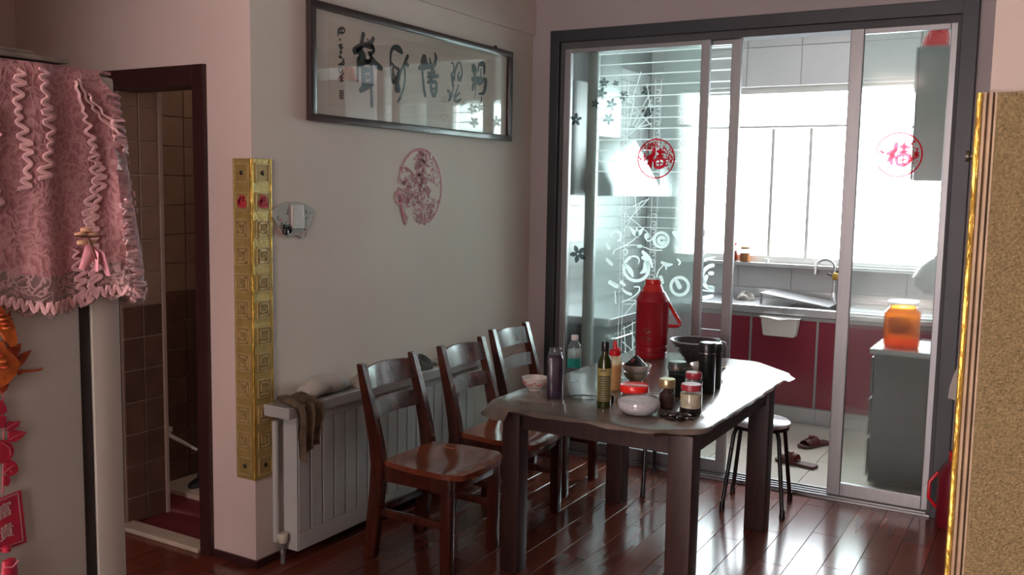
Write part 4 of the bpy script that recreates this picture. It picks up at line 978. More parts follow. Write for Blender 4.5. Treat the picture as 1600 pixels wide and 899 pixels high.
for k, (o_, dz) in enumerate(((.006, .15), (.011, .5), (.014, 1.0))):
    cur = []
    for p in oo:
        d_ = (p - cen).normalized(); dr = dropf(p); wv = .002 * math.sin(p.x * 31 + p.y * 37) * dz
        ext = Vector((0, 0)) if (p - Vector((1.78, 4.62))).length > .07 else Vector((.022, .0)) * dz
        if (p - Vector((.86, 3.30))).length < .12: ext = Vector((-.03, -.02)) * dz
        cur.append(t.verts.new((p.x + d_.x * (o_ + wv) + ext.x, p.y + d_.y * (o_ + wv) + ext.y, TZ - dr * dz)))
    for i in range(len(cur)): t.faces.new((prev[i], cur[i], cur[(i + 1) % len(cur)], prev[(i + 1) % len(cur)]))
    prev = cur
bmesh.ops.triangulate(t, faces=[f]); bmesh.ops.recalc_face_normals(t, faces=t.faces)
mb = MB(); mb.merge(t); tag(obj('tablecloth', mb, TCLOTH, smooth=True), 'glossy brownish vinyl cloth covering the dining table', 'tablecloth')
TT = TZ + .0005

# ------------------------------------------------------------------ things on the table
CER = mat('white_ceramic', (.72, .68, .64), .2, var=.03, coat=.4)
def bowl_prof(r, h, t=.004, foot=.45):
    return [(0, .004), (r * foot, .004), (r * foot, 0), (r * foot + .003, 0), (r * (foot + .05), .006), (r * .82, h * .45), (r * .97, h * .85), (r, h), (r - t * .5, h + .001), (r - t, h), (r * .93 - t, h * .8), (r * .78 - t, h * .45), (r * .4, .010), (0, .009)]
b1 = thing('rice_bowl', 'small white bowl with red floral print at the left side of the table', 'bowl', (.903, 3.642, TT))
obj('bowl', MB().lathe(bowl_prof(.060, .058), (.903, 3.642, TT), 36), CER, b1, True)
mb = MB()
for k in range(9):
    a = -2.2 + k * .28; r0 = .0585; z = TT + .034 + .006 * math.sin(k * 2); c = Vector((.903 + r0 * math.cos(a), 3.642 + r0 * math.sin(a), z))
    mb.lathe([(0, -.004), (.006, -.002), (.007, .002), (0, .004)], c - Vector((math.cos(a), math.sin(a), 0)) * .004, 8)
obj('floral_print', mb, mat('bowl_print', (.45, .12, .10), .4, var=.2), b1)
# dark square bottle
SQ = mat('purple_black_bottle', (.028, .018, .035), .3, var=.5, scale=35, coat=.3)
def sqbottle(x, y, w, h, r):
    mb = MB(); O = []
    for z, s in ((0, .94), (.006, 1), (h * .80, 1), (h * .87, .8), (h * .90, .62)):
        q = []
        for k in range(24):
            a = 2 * PI * k / 24 + r; c, s_ = math.cos(2 * PI * k / 24), math.sin(2 * PI * k / 24); m = (abs(c) ** 5 + abs(s_) ** 5) ** (-.2)
            cx, cy = w * m * c * s, w * m * s_ * s; q.append((x + cx * math.cos(r) - cy * math.sin(r), y + cx * math.sin(r) + cy * math.cos(r), TT + z))
        O.append(q)
    mb.loft(O); return mb
d1 = thing('square_bottle', 'dark purple square bottle with a clear cap beside the white bowl', 'bottle', (1.045, 3.564, TT))
obj('body', sqbottle(1.045, 3.564, .036, .215, .5), SQ, d1, True)
obj('cap', MB().lathe([(.020, .188), (.030, .19), (.030, .196), (.026, .200), (.026, .216), (.024, .219), (0, .219)], (1.045, 3.564, TT), 20), clear('smoky_cap', (.65, .62, .66), gloss=.1, haze=.3, hazecol=(.4, .38, .4)), d1, True)
# water bottle
WG = clear('pet_bottle', (.93, .96, .96), gloss=.10, haze=.08, hazecol=(.9, .95, .95)); TEAL = mat('teal_label', (.02, .42, .36), .4, var=.1); LABW = clear('white_label', (.9, .93, .93), gloss=.05, haze=.55, hazecol=(.75, .80, .80))
w1 = thing('water_bottle', 'clear water bottle with a teal and white label behind the dark square bottle', 'bottle', (.960, 3.921, TT))
obj('body', MB().lathe([(0, .004), (.026, 0), (.031, .006), (.032, .04), (.030, .06), (.032, .065), (.032, .155), (.028, .175), (.016, .193), (.014, .20)], (.96, 3.921, TT), 28, cap=False), WG, w1, True)
obj('label', MB().lathe([(.0325, .068), (.0325, .112)], (.96, 3.921, TT), 28, cap=False), TEAL, w1, True); obj('upper_label', MB().lathe([(.0326, .1125), (.0326, .152)], (.96, 3.921, TT), 28, cap=False), LABW, w1, True, label='translucent white label')
obj('cap', MB().lathe([(.0145, .196), (.017, .198), (.017, .217), (.015, .220), (0, .220)], (.96, 3.921, TT), 24), WHITEP, w1, True)
mb = MB(); add_glyph(mb, '水', .02, (.96 + .0326 * math.cos(-.75), 3.921 + .0326 * math.sin(-.75), TT + .135), Vector((math.sin(.75), math.cos(.75), 0)), Z3, Vector((math.cos(-.75), math.sin(-.75), 0)) * .0008)
mb.bm.free() 
mb = MB()
for k in range(3): mb.box((.9815, 3.897 + .0, TT + .122 + k * .008), (.9835, 3.899, TT + .127 + k * .008))
obj('label_mark', mb, RED, w1, label='small red marks on the label')
# oil bottle
OG = mat('green_glass', (.035, .045, .008), .12, var=.2, coat=.5, trans=.3)
o1 = thing('oil_bottle', 'slim dark green oil bottle with a yellow patterned label', 'bottle', (1.305, 3.511, TT))
obj('glass', MB().lathe([(0, 0), (.027, 0), (.029, .006), (.029, .190), (.026, .205), (.016, .222), (.0135, .235), (.0135, .245)], (1.305, 3.511, TT), 28), OG, o1, True)
obj('cap', MB().lathe([(.016, .238), (.0165, .24), (.0165, .276), (.015, .279), (0, .279)], (1.305, 3.511, TT), 20), BLACKM, o1, True)
YL = mat('yellow_label', (.34, .28, .09), .5, var=.08); obj('label', MB().lathe([(.0295, .030), (.0295, .168)], (1.305, 3.511, TT), 28, cap=False), YL, o1, True)
mb = MB()
for r_ in range(11):
    for c in range(7):
        a = -1.95 + c * .26; z = TT + .036 + r_ * .0098
        if r_ > 10: continue
        p = Vector((1.305 + .0297 * math.cos(a), 3.511 + .0297 * math.sin(a), z)); u = Vector((-math.sin(a), math.cos(a), 0)); n_ = Vector((math.cos(a), math.sin(a), 0))
        mb.stroke([(-.0024, 0, .0062), (.0024, 0, .0062)], u, Z3, p, n_ * .0005, smooth=1)
for c in range(3):
    a = -1.6 + c * .25; p = Vector((1.305 + .0297 * math.cos(a), 3.511 + .0297 * math.sin(a), TT + .157)); mb.stroke([(-.004, 0, .004), (.004, .002, .006)], Vector((-math.sin(a), math.cos(a), 0)), Z3, p, Vector((math.cos(a), math.sin(a), 0)) * .0005, smooth=1)
obj('label_pattern', mb, mat('label_green', (.05, .055, .03), .5), o1, label='dark dots printed on the label')
# sauce squeeze bottle
s1 = thing('squeeze_bottle', 'squeeze bottle of orange sauce with a red nozzle cap behind the oil bottle', 'bottle', (1.201, 3.849, TT))
obj('body', MB().lathe([(0, 0), (.030, 0), (.033, .006), (.033, .12), (.031, .145), (.024, .160), (.020, .165)], (1.201, 3.849, TT), 26, cap=False), clear('milky_plastic', (.95, .88, .75), gloss=.05, haze=.5, hazecol=(.85, .75, .55)), s1, True)
obj('sauce', MB().lathe([(0, .003), (.028, .003), (.031, .008), (.031, .118), (0, .119)], (1.201, 3.849, TT), 24), mat('sauce_orange', (.62, .33, .07), .4, var=.15), s1, True)
obj('cap', MB().lathe([(.026, .160), (.027, .162), (.027, .182), (.02, .186), (.011, .190), (.008, .222), (.005, .226), (0, .226)], (1.201, 3.849, TT), 22), RED, s1, True)
obj('flip_tip', B((1.203, 3.84, TT + .184), (1.226, 3.858, TT + .196), .003), RED, s1, True)
# stacked bowls with dark food
g1 = thing('serving_bowl', 'white serving bowl at the bottom of the stack behind the red lid', 'bowl', (1.205, 4.09, TT))
obj('bowl', MB().lathe(bowl_prof(.062, .045), (1.205, 4.09, TT), 32), mat('green_ceramic', (.34, .34, .27), .3, var=.2, scale=25), g1, True)
g2 = thing('serving_bowl', 'pale bowl of dark food stacked on another bowl behind the red lid', 'bowl', (1.205, 4.09, TT + .032))
obj('bowl', MB().lathe(bowl_prof(.072, .05), (1.205, 4.09, TT + .032), 32), CER, g2, True)
FOODD = mat('dark_food', (.012, .010, .010), .35, var=.5, scale=60, bump=.6, bscale=50)
mb = MB(); mb.lathe([(0, .100), (.012, .094), (.028, .078), (.050, .058), (.066, .049), (.05, .035), (0, .03)], (1.205, 4.09, TT + .026), 7); obj('food', mb, FOODD, g2, True, label='heap of dark food')
mb = MB(); mb.box((1.200, 4.035, TT + .096), (1.216, 4.043, TT + .118), .002, rot=Matrix.Rotation(.5, 3, 'Y')); obj('garnish', mb, mat('pink_bits', (.4, .1, .12), .5, var=.3), g2)
# red-lid tub
r1 = thing('round_tub', 'clear round tub with a bright red lid behind the salt bowl', 'container', (1.397, 3.615, TT))
obj('tub', MB().lathe([(0, 0), (.048, 0), (.052, .01), (.056, .066)], (1.397, 3.615, TT), 32, cap=False), JR, r1, True)
obj('contents', MB().lathe([(0, .004), (.046, .004), (.051, .045), (0, .048)], (1.397, 3.615, TT), 28), mat('red_content', (.35, .03, .03), .5, var=.3), r1, True)
BRED = mat('bright_red_lid', (.95, .03, .02), .3, var=.03, coat=.3)
obj('lid', MB().lathe([(.060, .060), (.061, .062), (.061, .086), (.058, .090), (.052, .087), (0, .087)], (1.397, 3.615, TT), 36), BRED, r1, True)
# salt bowl
sb = thing('glass_bowl', 'glass bowl of white salt at the near edge of the table', 'bowl', (1.476, 3.475, TT))
BP = [(0, .0), (.045, 0), (.06, .006), (.083, .025), (.090, .045), (.084, .066), (.080, .072)]
obj('bowl', MB().lathe(BP, (1.476, 3.475, TT), 40, cap=False), clear('bowl_glass', (.93, .95, .96), gloss=.12, haze=.12, hazecol=(.9, .92, .94)), sb, True)
obj('salt', MB().lathe([(0, .004), (.043, .004), (.058, .009), (.080, .026), (.0865, .044), (.083, .058), (.07, .064), (.03, .067), (0, .064)], (1.476, 3.475, TT), 36), mat('salt', (.78, .76, .77), .7, var=.12, scale=120, bump=.6, bscale=220), sb, True)
# big red thermos
th = thing('thermos_flask', 'tall red thermos flask with a swing handle at the back of the table', 'thermos', (1.014, 4.755, TT))
RT = mat('thermos_red', (.36, .010, .022), .28, var=.12, scale=5, coat=.4); RT2 = mat('thermos_red_top', (.62, .02, .02), .25, coat=.4, var=.05)
c = (1.014, 4.755, TT)
obj('body', MB().lathe([(0, 0), (.083, 0), (.086, .006), (.086, .030), (.083, .033), (.086, .036), (.086, .062), (.083, .065), (.086, .068), (.088, .075), (.088, .305), (.092, .312), (.090, .320), (.075, .345), (.065, .362)], c, 44), RT, th, True)
obj('shoulder', MB().lathe([(.068, .355), (.060, .362), (.048, .392), (.042, .402)], c, 36), RT2, th, True)
obj('lid', MB().lathe([(.042, .398), (.043, .400), (.043, .424), (.040, .428), (0, .426)], c, 32), RT2, th, True)
for k in range(6):
    a = k * PI / 3; 
hb = MB(); dx = Vector((.86, .51, 0)).normalized()
for s in (-1, 1):
    o_ = Vector(c) + Vector((-dx.y, dx.x, 0)) * s * .0
q = [Vector(c) + dx * .086 + Z3 * .300, Vector(c) + dx * .118 + Z3 * .245, Vector(c) + dx * .150 + Z3 * .195, Vector(c) + dx * .152 + Z3 * .180, Vector(c) + dx * .140 + Z3 * .172, Vector(c) + dx * .088 + Z3 * .172]
hb.tube(q, .010, 10); obj('handle', hb, RT2, th, True)
mb = MB()
for k, (a, z) in enumerate(((-1.55, .12), (-1.38, .145), (-1.72, .148), (-1.35, .105), (-1.75, .11), (-1.55, .165))):
    n_ = Vector((math.cos(a), math.sin(a), 0)); p = Vector(c) + n_ * .0882 + Z3 * z; sg = 1 if k % 2 else -1; mb.stroke([(-.013, -.005 * sg, .002), (0, .003, .010), (.014, .008 * sg, .002)], Vector((-n_.y, n_.x, 0)), Z3, p, n_ * .0006)
obj('leaf_print', mb, mat('leaf_print', (.16, .04, .02), .4), th, label='faded green leaf print')
# colander bowl with rim and handle
cb = thing('enamel_bowl', 'large dark speckled bowl with a pale rim right of the thermos', 'bowl', (1.21, 4.83, TT))
SPK = mat('speckled_enamel', (.035, .03, .035), .25, scale=90, col2=(.10, .09, .10), coat=.4)
c = (1.238, 4.83, TT)
obj('bowl', MB().lathe([(0, 0), (.055, 0), (.060, .004), (.095, .045), (.125, .088), (.134, .102), (.131, .103), (.120, .088), (.09, .045), (.05, .008), (0, .008)], c, 44), SPK, cb, True)
obj('rim', MB().tube([Vector(c) + Vector((.134 * math.cos(2 * PI * k / 40), .134 * math.sin(2 * PI * k / 40), .102)) for k in range(41)], .004, 8), mat('pale_rim', (.45, .43, .43), .3, metal=.5), cb, True)
obj('handle', MB().tube([Vector(c) + Vector((.115, .068, .100)), Vector(c) + Vector((.138, .082, .092)), Vector(c) + Vector((.149, .09, .06)), Vector(c) + Vector((.150, .09, .008))], .005), STEEL, cb, True)
# bowl behind flask
g3 = thing('rice_bowl', 'white bowl behind the black flask, right of the speckled bowl', 'bowl', (1.47, 4.42, TT))
obj('bowl', MB().lathe(bowl_prof(.092, .052), (1.445, 4.44, TT), 36), CER, g3, True)
# flasks and cups
FL = mat('flask_black', (.012, .013, .014), .22, var=.1, coat=.5); FG = mat('flask_green_grey', (.055, .075, .062), .35, var=.1, coat=.2)
f1 = thing('vacuum_flask', 'tall black vacuum flask at the right side of the table', 'flask', (1.571, 4.031, TT)); c = (1.571, 4.031, TT)
obj('body', MB().lathe([(0, 0), (.036, 0), (.038, .005), (.038, .185)], c, 28), FL, f1, True); obj('lid', MB().lathe([(.0385, .186), (.039, .190), (.039, .222), (.034, .231), (0, .233)], c, 28), BLACKM, f1, True); obj('neck_band', MB().lathe([(.0388, .182), (.0388, .187)], c, 28), CHROME, f1, True)
f2 = thing('vacuum_flask', 'grey-green flask standing just behind the black one', 'flask', (1.565, 4.20, TT)); c = (1.555, 4.175, TT)
obj('body', MB().lathe([(0, 0), (.036, 0), (.038, .005), (.038, .165)], c, 24), FG, f2, True); obj('lid', MB().lathe([(.036, .165), (.038, .168), (.038, .202), (.034, .208), (0, .209)], c, 24), FG, f2, True)
f3 = thing('tea_tumbler', 'short dark tumbler with a ribbed lid between gold-lidded jar and flask', 'tumbler', (1.482, 3.893, TT)); c = (1.482, 3.893, TT)
obj('body', MB().lathe([(0, 0), (.034, 0), (.036, .004), (.039, .118)], c, 28), clear('smoke_glass', (.22, .24, .24), gloss=.12, haze=.5, hazecol=(.07, .085, .085)), f3, True)
obj('tea', MB().lathe([(0, .005), (.033, .005), (.0365, .10), (0, .101)], c, 24), mat('dark_tea', (.03, .032, .03), .5, var=.3), f3, True)
mb = MB(); mb.lathe([(.040, .118), (.042, .120), (.042, .150), (.038, .156), (0, .157)], c, 28); obj('lid', mb, FG, f3, True)
obj('lid_band', MB().lathe([(.0425, .128), (.0425, .134)], c, 28), CHROME, f3, True)
j1 = thing('spice_jar', 'small glass jar of dark spice with a gold lid', 'jar', (1.531, 3.645, TT)); c = (1.531, 3.645, TT)
obj('glass', MB().lathe([(0, 0), (.030, 0), (.032, .004), (.032, .090)], c, 26, cap=False), JR, j1, True); obj('spice', MB().lathe([(0, .004), (.028, .004), (.030, .008), (.030, .062), (.012, .082), (0, .084)], c, 24), mat('dark_spice', (.055, .025, .022), .6, var=.4, scale=70), j1, True)
obj('lid', MB().lathe([(.033, .089), (.034, .091), (.034, .122), (.032, .125), (0, .125)], c, 26), mat('brass_lid', (.62, .50, .28), .3, metal=.8, var=.05), j1, True)
def redjar(x, y, r, h, lab, body, lidm, fill):
    t_ = thing('storage_jar', lab, 'jar', (x, y, TT)); c = (x, y, TT)
    obj('glass', MB().lathe([(0, 0), (r * .92, 0), (r, .008), (r, h * .70), (r * .86, h * .80)], c, 28, cap=False), JR, t_, True)
    obj('contents', MB().lathe([(0, .004), (r * .86, .004), (r * .95, .012), (r * .95, h * .70 * fill), (0, h * .71 * fill)], c, 26), body, t_, True)
    obj('lid', MB().lathe([(r * .88, h * .80), (r * .93, h * .82), (r * .93, h * .96), (r * .88, h), (0, h)], c, 28), lidm, t_, True); return t_
GAR = mat('pickled_garlic', (.58, .52, .36), .5, var=.25, scale=45, bump=.4, bscale=60)
RLID = mat('dull_red_lid', (.40, .04, .06), .35, var=.08)
rj1 = redjar(1.651, 3.602, .045, .125, 'wide jar of pale pickles with a red lid near the table corner', GAR, RLID, 1.0)
obj('dark_layer', MB().lathe([(0, .004), (.0435, .006), (.0440, .012), (.0440, .030), (.02, .034), (0, .034)], (1.651, 3.602, TT), 20), FOODD, rj1, True)
redjar(1.592, 3.80, .037, .135, 'glass jar with a dark red lid right behind the jar of pickles', mat('pale_content', (.40, .36, .34), .5, var=.2), RLID, .7)
# pile of dried dates / peppers
DP = mat('dried_pepper', (.014, .007, .007), .28, var=.5, scale=30, coat=.4)
rnd = random.Random(9); proto = None
for k in range(26):
    a = rnd.uniform(0, 6.28); d_ = rnd.uniform(0, 1) ** .6; x = 1.640 + .068 * d_ * math.cos(a) - .0; y = 3.490 + .034 * d_ * math.sin(a); lv = 0 if d_ > .45 else 1
    if lv == 0 and k % 5 == 0: lv = 1
    nm_l = 'black dried pepper in the small pile at the near corner of the table'
    if proto is None:
        mb = MB(); mb.tube([(-.016, -.003, 0), (-.008, .0, .001), (0, .002, 0), (.008, 0, -.001), (.016, -.004, 0)], [.0035, .0075, .0085, .007, .002], 9, .75)
        proto = obj('dried_pepper', mb, DP, smooth=True); o = proto
        o['label'] = nm_l; o['category'] = 'dried pepper'; o['group'] = 'dried peppers piled at the table corner'
    else:
        o = proto.copy(); COL.objects.link(o)
    o.location = (x, y, TT + .0068 + lv * .012); o.rotation_euler = (rnd.uniform(-.3, .3), rnd.uniform(-.2, .2), rnd.uniform(0, 6.28)); s_ = rnd.uniform(1.0, 1.4); o.scale = (s_, s_, s_)
# eyeglasses-like sprig and the dark lump
hs = thing('herb_sprig', 'dark dried herb sprig lying left of the oil bottle', 'herb', (1.14, 3.64, TT))
mb = MB(); mb.tube([(1.085, 3.585, TT + .004), (1.15, 3.63, TT + .010), (1.235, 3.66, TT + .006)], [.002, .0025, .0015], 7); obj('stem', mb, DP, hs, True)
rnd = random.Random(2); mb = MB()
for k in range(16):
    u = k / 16; p = Vector((1.09 + .1 * u, 3.59 + .055 * u, TT + .007)); a = .5 + rnd.uniform(-1.3, 1.3); l = .022
    mb.tube([p, p + Vector((math.cos(a), math.sin(a), .2)) * l * .5, p + Vector((math.cos(a), math.sin(a), .1)) * l], [.001, .0035, .0008], 6, .4)
obj('leaves', mb, mat('dry_leaf', (.04, .045, .03), .6, var=.4), hs, True)
tag(obj('dried_mushroom', MB().lathe([(0, 0), (.012, .001), (.02, .012), (.021, .024), (.015, .038), (0, .044)], (1.300, 3.585, TT), 18, 1, .8), DP, smooth=True), 'round dark lump on the table beside the oil bottle', 'food')
ck = thing('clear_tub', 'clear shallow plastic tub behind the oil bottle', 'container', (1.08, 4.05, TT))
obj('tub', MB().lathe([(0, .002), (.045, 0), (.052, .004), (.066, .035), (.068, .036)], (1.085, 4.10, TT), 28, 1.25, .9, cap=False), WG, ck, True)
obj('rim', MB().tube([Vector((1.085 + .085 * math.cos(2 * PI * k / 30), 4.10 + .0612 * math.sin(2 * PI * k / 30), TT + .036)) for k in range(31)], .0022, 6), clear('rim_clear', (.95, .97, .97), gloss=.15, haze=.35), ck, True)
ck.location = (1.085, 4.10, TT)
for ch_ in ck.children: ch_.location = (-.005 + .0, -.05 + .0, 0) if False else ch_.location

# ------------------------------------------------------------------ stools
def stool(x, y, rz, label, top):
    t_ = thing('stool', label, 'stool', (x, y, 0), 'round stools beside the table'); t_.rotation_euler = (0, 0, rz)
    P = lambda nm, mb, m: obj(nm, mb, m, t_, True, local=True)
    P('seat', MB().lathe([(0, .445), (.150, .445), (.156, .450), (.156, .462), (.148, .468), (0, .470)], (0, 0, 0), 40), top)
    P('seat_ring', MB().lathe([(.146, .428), (.151, .428), (.151, .445), (.146, .445)], (0, 0, 0), 36), BLACKM)
    for k in range(4):
        a = PI / 4 + k * PI / 2; c_, s_ = math.cos(a), math.sin(a)
        pts = [(.06 * c_, .06 * s_, .436), (.12 * c_, .12 * s_, .436), (.150 * c_, .150 * s_, .424), (.162 * c_, .162 * s_, .395), (.215 * c_, .215 * s_, .02)]
        P('leg', MB().tube(pts, .011, 12), BLACKM)
        P('foot', MB().lathe([(.010, 0), (.015, 0), (.014, .03), (.011, .05)], (.216 * c_, .216 * s_, 0), 12), BLACKM)
    return t_
st = stool(1.605, 4.840, .12, 'stool with a white round seat and black legs right of the table', mat('stool_white', (.85, .83, .84), .22, var=.02, coat=.5))
s2 = stool(1.03, 4.93, .5, 'second stool mostly hidden behind the table, only its black leg showing', bpy.data.materials['stool_white'])
s2.location = (.985, 4.86, 0)
s2.rotation_euler = (0, 0, -.55)

# ------------------------------------------------------------------ fridge with cloth
XF_ = 1.30
fr = thing('refrigerator', 'pale refrigerator at the left edge, side panel seen, pink lace cloth on top', 'refrigerator', (.97, .86, 0))
obj('body', B((.66, .50, .02), (XF_, 1.110, 1.85), .008), FRIDGE, fr, True); obj('gasket', B((.68, 1.111, .05), (XF_ - .006, 1.134, 1.845), .002), RUBBER, fr)
obj('door', B((.66, 1.135, .75), (XF_, 1.200, 1.853), .010), FRIDGE, fr, True); obj('lower_door', B((.66, 1.135, .05), (XF_, 1.200, .74), .010), FRIDGE, fr, True)
obj('handle', MB().tube([(1.255, 1.2, 1.83), (1.255, 1.222, 1.82), (1.255, 1.226, 1.74), (1.255, 1.2, 1.68)], .012), mat('blue_handle', (.42, .47, .55), .35, var=.03), fr, True)
for x in (.72, 1.24):
    for y in (.56, 1.04): obj('foot', MB().lathe([(0, 0), (.02, 0), (.02, .02)], (x, y, 0), 12), RUBBER, fr)

def lace_mat(name, c1, c2, alpha_lo):
    m = bpy.data.materials.new(name); m.use_nodes = True; nt = m.node_tree; N = nt.nodes; L = nt.links; b = N['Principled BSDF']
    b.inputs['Roughness'].default_value = .75; b.inputs['Sheen Weight'].default_value = .3
    tc = N.new('ShaderNodeTexCoord'); vo = N.new('ShaderNodeTexVoronoi'); vo.inputs['Scale'].default_value = 55; vo.feature = 'DISTANCE_TO_EDGE'
    ns = N.new('ShaderNodeTexNoise'); ns.inputs['Scale'].default_value = 14; ns.inputs['Detail'].default_value = 6
    L.new(tc.outputs['Object'], ns.inputs['Vector']); 
    mixv = N.new('ShaderNodeMix'); mixv.data_type = 'VECTOR'; mixv.inputs[0].default_value = .12
    L.new(tc.outputs['Object'], mixv.inputs[4]); L.new(ns.outputs['Color'], mixv.inputs[5]); L.new(mixv.outputs[1], vo.inputs['Vector'])
    cr = N.new('ShaderNodeValToRGB'); cr.color_ramp.elements[0].position = .02; cr.color_ramp.elements[0].color = (*c2, 1); cr.color_ramp.elements[1].position = .16; cr.color_ramp.elements[1].color = (*c1, 1)
    L.new(vo.outputs['Distance'], cr.inputs[0])
    mx = N.new('ShaderNodeMixRGB'); mx.blend_type = 'MULTIPLY'; mx.inputs[0].default_value = .5; L.new(cr.outputs[0], mx.inputs[1])
    cr2 = N.new('ShaderNodeValToRGB'); cr2.color_ramp.elements[0].position = .35; cr2.color_ramp.elements[0].color = (.6, .6, .6, 1); cr2.color_ramp.elements[1].position = .65; L.new(ns.outputs['Fac'], cr2.inputs[0]); L.new(cr2.outputs[0], mx.inputs[2])
    L.new(mx.outputs[0], b.inputs['Base Color'])
    if alpha_lo < 1:
        mr = N.new('ShaderNodeMapRange'); mr.inputs[1].default_value = .03; mr.inputs[2].default_value = .12; mr.inputs[3].default_value = 1; mr.inputs[4].default_value = alpha_lo
        L.new(vo.outputs['Distance'], mr.inputs[0]); L.new(mr.outputs[0], b.inputs['Alpha'])
    bp = N.new('ShaderNodeBump'); bp.inputs['Strength'].default_value = .8; bp.inputs['Distance'].default_value = .004; L.new(vo.outputs['Distance'], bp.inputs['Height']); bp.invert = True; L.new(bp.outputs[0], b.inputs['Normal'])
    return m
LACE = lace_mat('pink_lace', (.33, .135, .145), (.46, .24, .24), 1); LACE2 = lace_mat('pink_lace_hem', (.30, .16, .155), (.44, .28, .27), .55)
TRIM = mat('lace_ruffle', (.52, .30, .30), .6, var=.15, scale=40, sheen=.3)
fc = thing('lace_cloth', 'pink lace cover draped over the top of the refrigerator', 'cloth', (1.0, .9, 1.853))
# perimeter path s -> (x,y,normal)
def perim(s):
    """along the fridge side (x = XF_), round the far corner, then along the door front"""
    s1 = .70
    if s < s1: return Vector((XF_, .50 + s, 0)), Vector((1, 0, 0))
    a = (s - s1) / .05
    if a < 1: an = a * PI / 2; return Vector((XF_ - .03 + .03 * math.cos(an), 1.20 - .03 + .03 * math.sin(an) + .0, 0)) + Vector((0, .0, 0)), Vector((math.cos(an), math.sin(an), 0))
    return Vector((XF_ - .03 - (s - s1 - .05), 1.20, 0)), Vector((0, 1, 0))
def drop(s):
    d = .442 + .012 * math.sin(s * 26)
    return d
def cloth_pt(s, v, extra=0):
    k = min(1, max(0, (v - .02) / .42)); k = k * k * (3 - 2 * k); lim = .665 + .485 * k
    if s > .60: s = .60 + (s - .60) * (lim - .60) / .55
    p, n_ = perim(s); dz = v * drop(s)
    corner = math.exp(-((s - .72) / .10) ** 2)
    fold = (.004 + .013 * v) * (math.sin(s * 38) + .6 * math.sin(s * 71 + 1)) * (.45 + .55 * corner * 1.6)
    off = .009 + max(-.004, fold) + corner * .030 * v ** 1.3 * (1 if v < .82 else 1 - (v - .82) * 1.6)
    front = 1 if s > .74 else 0
    if s > .73: off += .030 * math.sin(PI * min(1, v)) * min(1, (s - .73) / .05)
    q = p + n_ * (off + extra); q.z = 1.858 - dz + .004 * math.exp(-v * 40)
    if v < .05: q -= n_ * .008 * (1 - v / .05)
    return q
def sheet(v0, v1, nv, m, nm, s0=.0, s1=1.15, ns=190):
    t = bmesh.new(); G = []
    for j in range(nv + 1):
        v = v0 + (v1 - v0) * j / nv
        G.append([t.verts.new(cloth_pt(s0 + (s1 - s0) * i / ns, v) + (Vector((0, 0, .006 * math.sin(i * .9))) if (j == nv and v1 == 1) else Vector())) for i in range(ns + 1)])
    for a, b in zip(G, G[1:]):
        for i in range(ns): t.faces.new((a[i], a[i + 1], b[i + 1], b[i]))
    m_ = MB(); m_.merge(t); return obj(nm, m_, m, fc, True)
sheet(0, .84, 26, LACE, 'skirt'); sheet(.84, 1, 6, LACE2, 'lace_hem')
obj('top_panel', B((.665, .50, 1.856), (XF_ - .003, 1.195, 1.862), .002), LACE, fc)
# meandering ruffles sewn on in vertical rows
def ruffle(s0, v0, v1, amp, wl, nm='ruffle', w=.0042, slant=0.0):
    n = int((v1 - v0) * .43 / wl * 10); pts = []
    for i in range(n + 1):
        v = v0 + (v1 - v0) * i / n; s = s0 + slant * (v - v0) + amp * (.75 + .35 * math.sin(i * .13 + s0 * 50)) * math.sin(i * 2 * PI / 10 + .8 * math.sin(i * .21 + s0 * 9)) + .006 * math.sin(i * .07 + s0 * 30)
        pts.append(cloth_pt(s, v, .003))
    m_ = MB(); m_.tube(pts, w, 6, .6); return obj(nm, m_, TRIM, fc, True)
for s0, v0, v1, amp, sl in ((.735, .04, .93, .011, .0), (.765, .1, .97, .012, .02), (.665, .05, .98, .011, -.045), (.640, .35, 1.0, .012, -.03), (.55, .02, .45, .012, -.02), (.50, .03, .5, .010, .01), (.70, .55, 1.0, .010, .0), (.45, .2, .6, .010, .0), (.60, .75, 1.0, .012, .0), (.80, .2, .95, .012, .02), (.84, .25, .95, .012, .02)):
    ruffle(s0, v0, v1, amp, .019, slant=sl)
m_ = MB(); pts = [cloth_pt(.0 + 1.1 * i / 500, .965 + .02 * math.sin(i * .9), .003) for i in range(501)]; m_.tube(pts, .0045, 6, .6); obj('scalloped_edge', m_, TRIM, fc, True)
# flower clip
fl_ = thing('flower_clip', 'cream and orange flower pinned with a pink bow on the lace cloth', 'flower', tuple(at_x(135, 375, 1.345)))
c = at_x(133, 370, 1.345); mb = MB()
for k in range(5):
    a = k * 2 * PI / 5 + .3; mb.lathe([(0, -.006), (.011, -.003), (.012, .003), (0, .006)], c + Vector((.004, .013 * math.cos(a), .013 * math.sin(a))), 10, .5, 1)
obj('petals', mb, mat('cream_petal', (.62, .36, .22), .6, var=.2, scale=60), fl_, True)
mb = MB()
for a, l in ((.15, .034), (-1.25, .040), (2.9, .030)): mb.tube([c + Vector((.008, 0, 0)), c + Vector((.012, l * math.cos(a), l * math.sin(a) - .004))], [.0025, .0015], 6)
obj('stamens', mb, mat('brown_stem', (.12, .04, .02), .6, var=.1), fl_)
mb = MB()
for sgn, l in ((1, .065), (.45, .05), (-.2, .045)):
    mb.tube([c + Vector((0, .005, -.012)), c + Vector((.004, .018 * sgn + .01, -.03)), c + Vector((.002, .045 * sgn, -.03 - l * .7))], [.004, .013, .008], 8, .35)
obj('bow', mb, mat('pink_bow', (.62, .26, .30), .6, var=.15, scale=40, sheen=.3), fl_, True)
mb = MB()
mb.box((.70, .52, 1.866), (1.305, 1.10, 1.874), .002); mb.box((.72, .54, 1.874), (1.295, 1.04, 1.882), .002)
